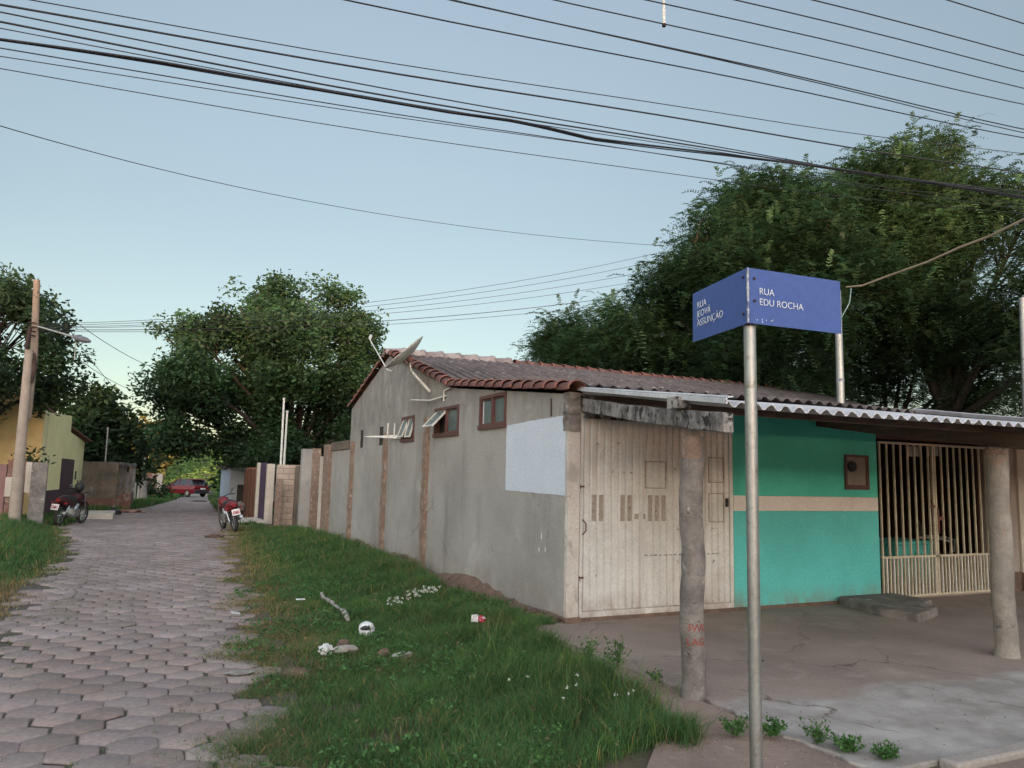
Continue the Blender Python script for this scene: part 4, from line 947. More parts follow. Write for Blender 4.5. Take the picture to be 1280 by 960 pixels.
l0 = at(47, 408, 24.2)-up_.location; l1 = at(92, 421, 23.6)-up_.location; l2 = at(113, 427, 23.3)-up_.location
MB().tube([l0, l1], .03, 8).build('lamp_arm', M_galv, up_)
q = MB(); q.tube([l1, l1.lerp(l2,.2), l1.lerp(l2,.75), l2], [.04,.09,.08,.03], 8); q.build('lamp_head', M_lamp, up_)
MB().tube([at(95,427,23.6)-up_.location, at(93,450,23.6)-up_.location], .012, 5).build('dangling_wire', M_galv, up_)

# right edge galvanised pole behind trees
b0 = at(1279, 520, 15.5); t = thing('steel_pole', 'grey steel pole at the far right edge in front of the trees', 'pole', (b0.x, b0.y, 0)); tp = at(1278, 376, 15.5)-t.location
MB().tube([(0,0,0),tp], [.06,.055], 10).build('shaft', M_galv, t); MB().tube([tp,tp+Vector((0,0,.05))], .06, 10).build('cap', M_galv, t)

# ------------------------------------------------------------ motorcycles and car
def motorcycle(label, loc, rz, lean, paint, bag=False, topbox=False):
    t = thing('parked_motorcycle', label, 'motorcycle', loc, 0, 'parked motorcycles')
    t.rotation_euler = (0, lean, rz)       # front towards +Y
    def wheel(y, r):
        w_ = MB().torus((0,y,r), r-.045, .048, 'x', 26, 8, 1.1).build('wheel', M_rubber, t)
        q = MB(); q.torus((0,y,r), r-.095, .014, 'x', 24, 6); q.tube([(-.06,y,r),(.06,y,r)], .035, 10)
        for k in range(10): an = math.pi*2*k/10; q.tube([(0,y,r),(0,y+(r-.1)*math.cos(an),r+(r-.1)*math.sin(an))], .005, 4)
        q.build('rim', M_chrome, w_)
    wheel(0, .30); wheel(1.28, .30)
    q = MB(); q.tube([(0,.25,.45),(0,.55,.62),(0,.98,.85),(0,1.05,.7),(0,.85,.35),(0,.45,.3),(0,.25,.45)], .025, 8); q.tube([(.0,.1,.62),(0,.55,.66)], .03, 8); q.tube([(-.1,0,.3),(-.1,.45,.32)], .02, 6); q.tube([(.1,0,.3),(.1,.45,.32)], .02, 6); q.build('frame', M_black, t)
    for s_ in (-1,1):
        q = MB(); q.tube([(s_*.11,.02,.3),(s_*.12,.2,.62)], [.022,.03], 8); q.build('shock_absorber', M_chrome, t)
    q = MB(); q.box(-.13,.13,.55,.85,.25,.5); q.tube([(0,.72,.45),(0,.85,.62)], [.09,.08], 10); q.build('engine', M_chrome, t, .02)
    q = MB(); q.tube([(0,.62,.76),(0,.72,.82),(0,.88,.84),(0,1.0,.8)], [.1,.155,.16,.07], 14); q.build('fuel_tank', paint, t)
    q = MB(); q.tube([(0,-.1,.83),(0,.1,.80),(0,.35,.76),(0,.62,.77)], [.09,.13,.14,.1], 12); o = q.build('seat', M_black, t); 
    q = MB(); q.tube([(0,-.26,.80),(0,-.1,.76),(0,.15,.70),(0,.5,.66)], [.07,.155,.17,.12], 12); q.build('tail_cowl', paint, t)
    q = MB(); q.tube([(0,-.31,.78),(0,-.24,.77)], [.05,.07], 10); q.build('tail_light', M_taill, t)
    q = MB(); q.obox((0,-.2,.72),(0,-.36,.52), .12, .02, (1,0,0)); q.build('rear_fender', M_black, t)
    q = MB(); q.ext([(-.11,-.39,.50),(.11,-.39,.50),(.11,-.35,.67),(-.11,-.35,.67)], (0,.008,0)); p_ = q.build('licence_plate', M_plate, t)
    q = MB(); [q.ext([(x_,-.393+.0,.54),(x_+.022,-.393,.54),(x_+.022,-.372,.63),(x_,-.372,.63)], (0,-.002,0)) for x_ in (-.085,-.045,.02,.06)]; q.build('plate_characters', M_platered, p_)
    for s_ in (-1,1):
        q = MB(); q.tube([(s_*.09,1.28,.3),(s_*.09,1.02,.95)], .022, 8); q.build('fork', M_chrome, t)
    q = MB(); q.tube([(0,1.05,.64),(0,1.25,.66),(0,1.45,.6)], [.06,.08,.06], 8); q.build('front_fender', paint, t)
    q = MB(); q.tube([(-.36,.86,1.0),(-.2,.95,1.02),(0,1.0,.96),(.2,.95,1.02),(.36,.86,1.0)], .014, 8); q.build('handlebar', M_black, t)
    for s_ in (-1,1):
        q = MB(); q.tube([(s_*.24,.93,1.02),(s_*.3,.9,1.14)], .007, 5); q.build('mirror_stem', M_black, t)
        q = MB(); q.tube([(s_*.31,.885,1.15),(s_*.31,.905,1.155)], [.055,.06], 12); q.build('mirror', M_chrome, t)
    q = MB(); q.tube([(0,1.04,.86),(0,1.17,.84)], [.1,.09], 14); q.build('headlight', M_chrome, t)
    q = MB(); q.tube([(.14,.7,.3),(.17,.3,.3),(.18,-.15,.42)], [.025,.04,.045], 10); q.build('exhaust', M_chrome, t)
    for s_ in (-1,1):
        q = MB(); q.tube([(s_*.1,-.12,.7),(s_*.2,-.16,.7)], .01, 5); q.tube([(s_*.2,-.18,.7),(s_*.2,-.13,.7)], .03, 8); q.build('turn_signal', M_taill, t)
    q = MB(); q.tube([(-.1,.6,.25),(-.28,.5,.02)], .014, 6); q.build('side_stand', M_black, t)
    return t
mx, my = 2.42, 23.3
motorcycle('red motorcycle seen from behind, leaning on its stand at the right road edge', (mx, my, tz(mx,my)+.012), .16, -.2, M_red)
o = MB().ball((0,0,0), (.13,.30,.19), 10, 7, .2).build('saddle_bag', M_cloth); o.location = (mx+.12, my+.35, tz(mx,my)+.66); tag(o, 'brown cloth bag hung on the side of the red motorcycle', 'bag')
lx, ly = -2.28, 27.0
motorcycle('dark red motorcycle parked on the left verge in front of the yellow house', (lx, ly, tz(lx,ly)+.012), -.42, .1, M('dark_red_paint', (.045,.010,.012), None, 6, rough=.4, bump=0))
o = MB().ball((0,0,0), (.14,.17,.15), 14, 10).build('helmet', M_black); o.location = (lx+.42, ly+.85, tz(lx,ly)+1.16); tag(o, 'black helmet hung on the handlebar of the dark red motorcycle', 'helmet')
# car
cx_, cy_ = 3.1, 71.5
car = thing('parked_car', 'dark red hatchback parked across the far end of the street', 'car', (cx_, cy_, tz(cx_,cy_)+.02), R(38))
# car front towards +Y local, length 4.2, width 1.76
sec = [(-2.05,.35,.72,.80),(-2.1,.55,.95,.84),(-1.95,.3,1.0,.88),(-1.2,.28,1.02,.88),(0,.28,1.0,.88),(1.0,.28,.96,.88),(1.75,.3,.86,.82),(2.08,.38,.7,.7)]
rows = []
for (y, z0, z1, hw) in sec: rows += [(-hw*.94,y,z0),(-hw,y,(z0+z1)/2),(-hw*.95,y,z1),(hw*.95,y,z1),(hw,y,(z0+z1)/2),(hw*.94,y,z0)]
n = len(sec); q = MB(); q.add(rows, [(i*6+k, i*6+(k+1) % 6, (i+1)*6+(k+1) % 6, (i+1)*6+k) for i in range(n-1) for k in range(6)]+[tuple(range(6)), tuple((n-1)*6+k for k in range(6))]); q.build('body', M_carred, car, .04)
cab = [(-1.98,.98,.80),(-1.55,1.42,.66),(-.9,1.5,.64),(.1,1.48,.63),(1.05,.96,.76)]
rows = []
for (y, z, hw) in cab: rows += [(-hw,y,z),(hw,y,z)]
q = MB(); lower = [(-.84,-1.98,.97),(.84,-1.98,.97),(-.84,1.05,.95),(.84,1.05,.95)]
rows2 = []
for (y, z, hw) in cab: rows2 += [(-.85,y,.97),(-hw,y,z),(hw,y,z),(.85,y,.97)]
q.add(rows2, [(i*4+k, i*4+(k+1) % 4, (i+1)*4+(k+1) % 4, (i+1)*4+k) for i in range(len(cab)-1) for k in range(4)]+[(0,1,2,3)]); q.build('glasshouse', M_carglass, car, .02)
q = MB(); q.add([(-.66,-1.6,1.44),(.66,-1.6,1.44),(.66,-.9,1.525),(-.66,-.9,1.525),(.66,.12,1.505),(-.66,.12,1.505)], [(0,1,2,3),(3,2,4,5)]); q.box(-.64,.64,-1.5,.05,1.46,1.515); q.build('roof', M_carred, car, .02)
for s_ in (-1,1):
    for (ya, za, yb_, zb_) in ((-1.3,.97,-1.25,1.45),(-.15,.97,-.2,1.48),(.95,.97,.1,1.48)): MB().obox((s_*.83,ya,za),(s_*.66,yb_,zb_),.06,.05).build('roof_pillar', M_carred, car)
    MB().box(s_*.58-.2,s_*.58+.2,-2.13,-1.95,.78,.95).build('tail_light', M_taill, car, .03)
    for y in (-1.3, 1.3):
        w_ = MB().torus((s_*.78,y,.32), .23, .1, 'x', 24, 8, 1).build('wheel', M_rubber, car); MB().tube([(s_*.80,y,.32),(s_*.86,y,.32)], [.2,.17], 14).build('rim', M_chrome, w_)
MB().box(-.8,.8,-2.16,-2.0,.32,.6).build('rear_bumper', M_black, car, .04)
MB().box(-.25,.25,-2.175,-2.16,.66,.78).build('licence_plate', M_plate, car)
MB().box(-.6,.6,-1.9,-1.6,1.44,1.47).build('rear_spoiler', M_carred, car)

# ------------------------------------------------------------ litter on the verge
def crumple(name, loc, r, mat, label, cat, jit=.3, sq=(1,1,.7), nu=12, nv=8):
    o = MB().ball((0,0,0), tuple(r*s_ for s_ in sq), nu, nv, jit).build(name, mat); o.location = (loc[0], loc[1], tz(loc[0],loc[1])+loc[2]); return tag(o, label, cat)
crumple('plastic_bag', (1.46,6.60,.06), .06, M_bag, 'crumpled white plastic bag on the grass beside the pale cement pieces', 'bag', .3)
crumple('cement_piece', (1.62,6.58,.045), .075, M_rubblew, 'flat pale cement piece lying right of the crumpled white bag', 'rubble', .15, (1.4,.8,.45))
crumple('brick_piece', (1.64,6.75,.055), .05, M_rubble, 'small reddish stone behind the flat pale cement piece', 'rubble', .2)
q = thing('plastic_ball', 'round white plastic ball with a black hollow on the grass', 'ball', (1.99,7.30,tz(1.99,7.3)+.045))
MB().ball((0,0,0), (.078,.078,.08), 14, 9, .08).build('shell', M_bag, q); MB().ball((-.025,-.06,.03), (.045,.03,.022), 10, 6, .3).build('hollow', M_black, q)
crumple('red_packet', (3.04,7.02,.13), .045, M_redpack, 'red and white snack packet in the taller grass near the wall', 'packet', .35, (1,1,.6))
o = MB().box(-.035,.03,-.01,.01,-.02,.05,.01).build('white_packet', M_bag); o.location = (2.97,7.0,tz(2.97,7)+.13); tag(o, 'small white scrap beside the red snack packet', 'packet')
crumple('broken_brick', (1.86,6.25,.05), .05, M_rubble, 'broken red brick lump in the grass below the plastic ball', 'rubble', .3)
crumple('cement_chunk', (1.97,6.12,.05), .05, M_rubblew, 'pale elongated cement chunk beside the broken red brick', 'rubble', .3, (1.5,.7,.5))
crumple('earth_mound', (1.16,6.2,.005), .10, M_straw, 'small brown mound of dry earth and straw at the road edge', 'mound', .15, (1.2,1,.28))
q = MB(); a = onx(402,742,2.02); n = 12; pts = []
for i in range(n+1): y = 9.6+(7.95-9.6)*i/n; pts.append((2.03-.05*i/n+random.uniform(-.01,.01), y, tz(2.0,y)+.055+random.uniform(-.015,.01)))
q.tube(pts, [.024*random.uniform(.4,1.3) for _ in pts], 7, jit=.35); tag(q.build('broken_kerb_edge', M_rubblew), 'long pale broken cement edging half buried in the grass', 'edging')
for (x, y, lab) in ((.98,8.9,'pale leaf litter scrap at the right road edge'),(1.75,9.4,'white scrap of paper on the dry grass left of the cement edging')):
    o = MB().box(-.05,.05,-.03,.03,0,.01,.012).build('paper_scrap', M_bag); o.location = (x, y, tz(x,y)+.05); tag(o, lab, 'paper scrap')
o = MB().ball((0,0,0),(.12,.06,.012),10,5,.25).build('flattened_wrapper', M_stucco_far); o.location = (.75,6.3,tz(.75,6.3)+.03); tag(o, 'grey flattened wrapper on the pavers at the grass edge', 'wrapper')
crumple('dark_debris', (1.72,21.3,.04), .15, M_woodd, 'dark flattened debris on the road before the red motorcycle', 'debris', .3, (1.5,.8,.35))
crumple('dark_debris', (3.3,56,.02), .35, M_bolt, 'dark patch of debris on the far road before the red car', 'debris', .3, (1.4,.8,.2))
q = MB(); q.box(-.01,.01,-.01,.01,0,.01)
for i in range(7): q.ball((random.uniform(-.08,.08), random.uniform(-.04,.04), .006), (random.uniform(.008,.02),.01,.005), 6, 4, .3)
o = q.build('leaf_litter', M_bolt); o.location = (4.72,5.12,.004); tag(o, 'few dark dead leaves on the brown pavement', 'leaves')

# graffiti on the left post
def wrap_text(body, size, x, y, r, ang0, z, name, mat, parent):
    cu = bpy.data.curves.new('t','FONT'); cu.body = body; cu.size = size; cu.extrude = .001
    ob = bpy.data.objects.new('t', cu); COL.objects.link(ob); dg = bpy.context.evaluated_depsgraph_get()
    me = bpy.data.meshes.new_from_object(ob.evaluated_get(dg)); bpy.data.objects.remove(ob)
    for v in me.vertices:
        a = ang0+v.co.x/r; rr_ = r+.004+v.co.z; v.co = (x+rr_*math.cos(a), y+rr_*math.sin(a), z+v.co.y)
    me.materials.clear(); me.materials.append(mat); o = bpy.data.objects.new(name, me); COL.objects.link(o); o.parent = parent
wrap_text('BWL', .072, 3.60, 4.51, .088, R(-160), .45, 'red_graffiti', M_redpaint, p1)
wrap_text('LAG', .07, 3.60, 4.51, .088, R(-156), .355, 'red_graffiti', M_redpaint, p1)

# ------------------------------------------------------------ grass
GCOL = np.array([.045,.102,.030])
def grass_field(name, label, xa, xb, ya, yb, dens, hfun, mask, wd=(.0035,.007), col=GCOL, dry=None, lean=.6):
    n = int((xb-xa)*(yb-ya)*dens); x = RNG.uniform(xa, xb, n); y = RNG.uniform(ya, yb, n)
    k = mask(x, y) > RNG.uniform(0, 1, n); x, y = x[k], y[k]; n = len(x)
    h = hfun(x, y)*RNG.uniform(.45, 1.2, n)
    wv = RNG.uniform(*wd, n)
    c = col*RNG.uniform(.6, 1.45, (n, 1))*(1+.28*vnoise(x, y, 3.1, 2)[:, None])
    d = np.clip((dry(x, y) if dry else 0*x+.04)+0, 0, 1) > RNG.uniform(0, 1, n)
    c[d] = np.array([.19,.15,.075])*RNG.uniform(.6, 1.3, (d.sum(), 1))
    yl = RNG.uniform(0, 1, n) < .2; c[yl] = c[yl]*np.array([1.5,1.2,.9])
    P = np.stack([x, y, ter(x, y)-.03], 1)
    o = blades(name, P, h+.03, wv, c, lean=lean); tag(o, kind='stuff')
    if label: o['label'] = label; o['category'] = 'grass'
    return o
def vmask(x, y):
    """right verge: between ragged road edge and wall / dirt path"""
    e = xr(y)-.07+.10*np.sin(y*5.1)+.14*np.sin(y*2.3+1)+.07*np.sin(y*11+x*6)
    l = sstep((x-e+.12)/.25)
    rx = np.where(y > 7.1, 3.98, np.interp(y, [3.2,3.8,4.6,6.2,6.9,7.1], [2.5,3.15,3.3,3.45,3.6,3.8]))
    r_ = sstep((rx-x)/.12)
    ft = np.where((y > 7.3)&(y < 12.6), sstep((4.0-.18-.1*np.sin(y*2.1)-x)/.08), 1)
    bt = sstep((y-(3.45+.2*np.sin(x*3)))/.25)
    bare = 1-.85*np.exp(-(((x-1.16)/.2)**2+((y-6.2)/.16)**2))
    pat = np.clip(.95+1.3*vnoise(x, y, 4.5, 5)+.5*vnoise(x, y, 13, 2), .22, 1)
    wl = np.where(y > 25.5, x < 3.7, True)
    return l*r_*bt*ft*bare*pat*wl
def vh(x, y):
    d = x-xr(y)
    h = .050+.035*sstep((d-.3)/.8)+.08*sstep((d-1.4)/1.0)*(.6+.5*vnoise(x, y, 1.7, 3))
    h += .10*np.exp(-(((x-3.0)/.55)**2+((y-5.0)/.9)**2))
    h += .12*sstep((y-9)/3)*sstep((d-1.2)/.8)
    h *= .75+.55*vnoise(x, y, 6.3, 4)
    return np.maximum(h, .04)
def vdry(x, y):
    d = x-xr(y); return .07+.5*(1-sstep((d-.15)/.9))*sstep((y-5)/3)+.2*(1-sstep((d)/.5))+.35*np.clip(vnoise(x, y, 3.7, 8)-.25, 0, 1)
grass_field('verge_grass', 'green grass verge between the paved street and the grey gable wall', .2, 4.1, 3.2, 8, 15000, vh, vmask, (.0022,.0055), dry=vdry, lean=1.0)
grass_field('verge_grass', None, .6, 4.1, 8, 13, 5000, vh, vmask, (.004,.009), dry=vdry, lean=.9)
grass_field('verge_grass', None, 1, 4.1, 13, 27.5, 1700, vh, vmask, (.010,.018), dry=vdry)
def amask(x, y): return vmask(x, y)*sstep((x-1.7)/1.2)*sstep((9-y)/3)*(vnoise(x, y, 2.9, 6) > -.1)
grass_field('tall_grass', None, 1.5, 4.0, 3.4, 9, 260, lambda x, y: .20+.14*sstep((x-2.2)/.8)*sstep((7-y)/1.5), amask, (.003,.006), col=np.array([.075,.13,.035]), lean=1.1)
n = 5200; wx_ = RNG.uniform(.6, 4, n); wy_ = RNG.uniform(3.4, 12, n); k_ = (vmask(wx_, wy_) > .5)&(vnoise(wx_, wy_, 2.1, 11)+.5*vnoise(wx_, wy_, 7, 1) > .12); wx_, wy_ = wx_[k_], wy_[k_]
P = np.stack([wx_, wy_, ter(wx_, wy_)+RNG.uniform(.03, .09, len(wx_))], 1)
V, c = leaves(P, np.full(len(P), .035), 9, .012, np.array([.05,.115,.035])*RNG.uniform(.6,1.6,(len(P),1)), .5, .6)
tag(crown_mesh('verge_weeds', V, c, None), 'small broad leaved weeds mixed into the grass verge', 'weeds', kind='stuff')
n = 170; wx_ = RNG.uniform(.4, 3.6, n); wy_ = RNG.uniform(3.4, 10, n); k_ = vmask(wx_, wy_) > .2; wx_, wy_ = wx_[k_], wy_[k_]
P = np.stack([wx_, wy_, ter(wx_, wy_)+RNG.uniform(.02, .06, len(wx_))], 1)
V, c = leaves(P, np.full(len(P), .03), 2, .018, np.array([.19,.135,.08])*RNG.uniform(.5,1.5,(len(P),1)), .4, .45)
tag(crown_mesh('leaf_litter', V, c, None), 'dry brown leaves scattered in the grass verge', 'dead leaves', kind='stuff')
# sprouts in the joints and gravel
n = 2600; sx1 = RNG.uniform(-2.2, 1.3, n); sy1 = RNG.uniform(2.5, 14, n); dd = np.minimum(np.abs(xr(sy1)-sx1), np.abs(sx1-xl(sy1)))
k_ = RNG.uniform(0, 1, n) < np.where(dd < .45, .55, .05)+.25*(vnoise(sx1, sy1, 2.2, 3) > .45)
sx1 = np.repeat(sx1[k_], 9)+RNG.normal(0, .016, k_.sum()*9); sy1 = np.repeat(sy1[k_], 9)+RNG.normal(0, .016, k_.sum()*9)
o = blades('joint_grass', np.stack([sx1, sy1, ter(sx1, sy1)-.005], 1), RNG.uniform(.02, .05, len(sx1)), RNG.uniform(.002, .005, len(sx1)), np.array([.07,.09,.035])*RNG.uniform(.6, 1.6, (len(sx1), 1)), lean=1.3)
tag(o, 'short sprouts of grass growing in the paving joints', 'grass', kind='stuff')
def pebbles(name, label, xs_, ys_, zs_, rr_, colr):
    n = len(xs_); B = np.array([(1,0,0),(-1,0,0),(0,1,0),(0,-1,0),(0,0,1),(0,0,-1)], float)
    V = B[None]*rr_[:, None, None]*RNG.uniform(.6, 1.3, (n, 6, 1))*np.array([1,1,.6])+np.stack([xs_, ys_, zs_], 1)[:, None]
    fc = np.array([(0,2,4),(2,1,4),(1,3,4),(3,0,4),(2,0,5),(1,2,5),(3,1,5),(0,3,5)])
    idx = (fc[None]+np.arange(n)[:, None, None]*6).ravel()
    c = np.repeat(np.array(colr)*RNG.uniform(.5, 1.5, (n, 1)), 6, 0)
    o = npmesh(name, V.reshape(-1, 3), np.full(n*8, 3), idx, M_paver, None, c); tag(o, label, 'gravel', kind='stuff')
gx3 = RNG.uniform(2.6, 6.5, 2600); gy3 = RNG.uniform(2.9, 7.1, 2600); k_ = RNG.uniform(0, 1, 2600) < np.where(gx3 < 3.75, .8, .13+.4*(gy3 > 6.9)); gx3, gy3 = gx3[k_], gy3[k_]
pebbles('loose_gravel', 'loose grit and small stones on the pavement and its dirt edge', gx3, gy3, np.where(gx3 < 3.6, -.012, .002), RNG.uniform(.002, .009, len(gx3)), (.24,.18,.145))
def lmask(x, y):
    e = xl(y)-.12+.12*np.sin(y*4.1)+.1*np.sin(y*1.9); l = sstep((e+.1-x)/.35)
    pat = np.clip(.9+.8*vnoise(x, y, 2.5, 9), .35, 1)
    gap = 1-np.exp(-(((x+1.25)/.35)**2+((y-8.6)/.25)**2))*0
    return l*pat
def lh(x, y):
    d = xl(y)-x; return .05+.30*sstep((d-.5)/1.2)*sstep((y-13.5)/3)*sstep((28-y)/3)+.06*sstep(d)
def ldry(x, y):
    d = xl(y)-x; return .1+.75*sstep((14-y)/3)+.35*(1-sstep((d-.1)/.6))
grass_field('verge_grass', 'grass on the left verge, tall and dense before the utility pole', -4.2, -.7, 7.2, 14, 1700, lh, lmask, (.006,.012), dry=ldry)
grass_field('verge_grass', None, -6.5, -.7, 14, 28, 1500, lh, lmask, (.010,.018), dry=ldry)
def fmask(x, y): return np.clip(1-sstep((x-xl(y)+.25)/.3)+sstep((x-xr(y)-.1)/.4), 0, 1)*(y > 27)*np.where((x > 3.5)&(y < 36), 0, 1)
grass_field('far_grass', 'rough grass on both verges of the far street', -8, 14, 27, 60, 140, lambda x, y: .22+.1*vnoise(x, y, 1, 1), fmask, (.03,.06), dry=lambda x, y: x*0+.08)
grass_field('far_grass', None, -25, 45, 60, 108, 30, lambda x, y: .4+.1*x*0, fmask, (.08,.16), dry=lambda x, y: x*0+.05)
# hillside ground cover
n = 9000; hx_ = RNG.uniform(-25, 60, n); hy_ = RNG.uniform(100, 172, n); P = np.stack([hx_, hy_, ter(hx_, hy_)+.1], 1)
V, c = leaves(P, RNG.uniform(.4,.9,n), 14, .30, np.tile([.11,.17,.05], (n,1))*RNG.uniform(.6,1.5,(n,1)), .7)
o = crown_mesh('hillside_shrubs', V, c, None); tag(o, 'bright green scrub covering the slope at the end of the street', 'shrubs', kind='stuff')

# weeds in the pavement crack
def weed(name, x, y, label, k=14, hgt=.14, size=.013, z=0):
    t = thing(name, label, 'weed', (x, y, z), 0, 'weeds along the pavement edge'); st_ = MB(); P = []
    for i in range(k):
        a = random.uniform(0, 6.28); r_ = random.uniform(.02, .11); h = hgt*random.uniform(.4, 1)
        st_.tube([(0,0,0),(r_*.5*math.cos(a), r_*.5*math.sin(a), h*.6),(r_*math.cos(a), r_*math.sin(a), h)], .0015, 4)
        for q in (.4,.6,.8,1): P.append((r_*q*math.cos(a), r_*q*math.sin(a), h*min(1, q*1.1)))
    st_.build('stem', M('weed_stem', (.06,.1,.03), None, 5, bump=0) if 'weed_stem' not in bpy.data.materials else bpy.data.materials['weed_stem'], t)
    P = np.array(P); V, c = leaves(P, np.full(len(P), .03), 4, size, np.tile([.05,.12,.03], (len(P),1)), .8, .5); crown_mesh('leaves', V, c, t)
for (x, y, k, h, lab) in ((3.28,3.70,16,.10,'leafy weed just left of the sign pole foot'),(3.46,3.62,20,.12,'spreading weed just right of the sign pole foot'),(3.62,3.42,14,.14,'tall leafy weed at the left edge of the light slab'),(3.68,3.26,22,.09,'low grassy weed growing along the slab edge'),(3.80,3.10,20,.07,'low weed nearest the bottom edge of the picture'),(3.45,5.25,20,.26,'tall thin weed at the pavement crack left of the left post'),(3.36,5.55,16,.2,'bushy weed where the grass meets the pavement crack'),(3.56,4.85,7,.12,'small weed beside the left concrete post')):
    weed('pavement_weed', x, y, lab, k, h)
# white flower sprays
for j, (pa, pb_, lab) in enumerate((((2.45,8.1),(3.2,8.85),'trail of small white flowers in the grass near the wall footing'),((2.2,4.75),(2.75,4.3),'scattered white flower heads in the near grass'))):
    t = thing('white_flowers', lab, 'flowers', (pa[0], pa[1], 0), 0); P = []; st_ = MB()
    for i in range(46 if j == 0 else 9):
        s_ = random.random(); x = pa[0]+(pb_[0]-pa[0])*s_+random.gauss(0,.05 if j == 0 else .2); y = pa[1]+(pb_[1]-pa[1])*s_+random.gauss(0,.05 if j == 0 else .15); z = tz(x,y)+random.uniform(.11,.18)
        P.append((x-pa[0], y-pa[1], z)); st_.tube([(x-pa[0], y-pa[1], z-.15),(x-pa[0], y-pa[1], z)], .0015, 4)
    st_.build('stem', M_grass if False else bpy.data.materials['weed_stem'], t); P = np.array(P)
    V, c = leaves(P, np.full(len(P), .012 if j else .02), 9, .007 if j else .011, np.tile([.5,.5,.44], (len(P),1)), .8, .7); crown_mesh('blossom', V, c, t)

# ------------------------------------------------------------ trees
TG = 'trees behind the corner house'
tree('feathery_tree', 'lowest rounded feathery tree rising behind the left part of the corner house roof', (11.5, 21), [(690,430,26),(705,422,32),(745,408,36),(790,388,42),(735,445,40),(700,440,34),(800,430,55),(850,450,50),(770,455,45),(820,470,40),(880,460,40)], 21.5, 42, .062, (.044,.092,.044), 'frond', 12, .55, -.18, 1.4, 1, .2, TG)
tree('feathery_tree', 'largest feathery tree directly behind the street sign', (15.5, 17.5), [(866,298,42),(852,345,44),(832,385,50),(915,280,48),(962,262,50),(885,350,56),(930,340,70),(975,350,80),(1030,290,66),(1055,370,72),(1085,290,55),(1085,235,36),(985,430,70),(905,430,62),(850,400,50),(940,460,50),(1010,465,45),(1070,450,45)], 20.5, 36, .062, (.040,.088,.044), 'frond', 12, .6, -.16, 1.6, 2, .3, TG)
tree('feathery_tree', 'tallest feathery tree with sparse lower branches at the right edge', (18.2, 13.0), [(1080,250,48),(1130,225,45),(1180,215,42),(1235,240,45),(1150,290,68),(1225,300,65),(1285,270,52),(1310,350,70),(1110,340,60),(1190,370,60),(1150,415,48),(1215,425,45),(1250,390,60),(1270,430,55),(1330,450,60),(1100,390,50)], 20, 32, .062, (.045,.088,.040), 'frond', 12, .58, -.06, 1.6, 3, .26, TG)
tree('feathery_tree', 'thin open-crowned tree seen through under the tallest tree at the right edge', (17.8, 15.5), [(1090,430,45),(1150,440,40),(1210,460,45),(1120,480,35),(1250,490,45),(1180,400,45),(1210,500,40),(1280,470,50),(1060,480,40)], 23, 22, .065, (.040,.082,.036), 'frond', 10, .48, -.08, 1.5, 4, .2, TG)
TM = 'trees along the street'
tree('broadleaf_tree', 'big broadleaf tree overhanging the street beyond the walls', (7.0, 36.5), [(212,425,26),(240,415,24),(235,470,46),(300,385,34),(320,372,28),(345,385,38),(385,375,34),(415,395,40),(440,425,36),(455,455,30),(365,440,60),(295,450,56),(240,525,46),(305,525,50),(380,505,55),(435,495,50),(200,500,26),(288,560,20),(350,570,40),(410,560,42),(450,540,34),(212,548,18)], 36, 5.6, .115, (.026,.062,.027), 'leaf', 78, .64, -.14, 2.2, 5, .38, TM, .35)
tree('broadleaf_tree', 'dark spreading tree behind the utility pole at the left edge', (-7.0, 28.5), [(-10,375,42),(25,372,28),(50,395,26),(5,430,55),(60,440,32),(30,470,42),(78,478,22),(-25,505,42),(8,545,12),(30,575,9)], 28.2, 9, .10, (.028,.058,.026), 'leaf', 52, .55, -.15, 1.2, 6, .3, TM)
tree('broadleaf_tree', 'lower dark tree behind the ruined wall', (-5.5, 49), [(110,510,26),(95,545,36),(140,520,26),(165,530,18),(130,555,40),(160,575,30),(90,590,30),(130,600,30),(60,490,20)], 49, 3.5, .2, (.024,.052,.02), 'leaf', 40, .9, -.15, 1.5, 7, .3, TM)
tree('broadleaf_tree', 'dark rounded tree on the right of the far street beyond the red car', (11, 62), [(300,590,24),(325,575,28),(285,600,14),(345,600,20),(370,590,30)], 62, 2.5, .24, (.026,.058,.02), 'leaf', 40, 1.0, -.3, 2, 8, .3, TM)
tree('bush', 'low dark bush in front of the blue building', (3.9, 47), [(300,613,9),(288,612,8),(312,606,9)], 47, 12, .12, (.022,.05,.018), 'leaf', 36, .5, -.5, .8, 9, .06, TM)
tree('bush', 'dark bush at the foot of the distant concrete pole', (-.4, 60), [(160,606,10),(172,608,9),(190,609,9),(205,612,7)], 60, 8, .14, (.022,.05,.018), 'leaf', 36, .5, -.5, .8, 10, .06, TM)
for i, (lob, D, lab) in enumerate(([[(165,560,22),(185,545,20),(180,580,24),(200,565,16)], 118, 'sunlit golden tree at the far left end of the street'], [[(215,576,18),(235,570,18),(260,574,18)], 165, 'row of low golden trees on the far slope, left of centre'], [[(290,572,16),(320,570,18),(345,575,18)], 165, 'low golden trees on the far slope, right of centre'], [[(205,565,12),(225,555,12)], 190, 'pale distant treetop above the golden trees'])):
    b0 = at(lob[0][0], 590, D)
    tree('distant_tree', lab, (b0.x, b0.y), lob, D, .5, .5, (.15,.14,.045), 'leaf', 34, 1.6, -.4, 3, 11+i, .3, 'distant trees')  # golden leaf colour has the warm low sunlight put into it

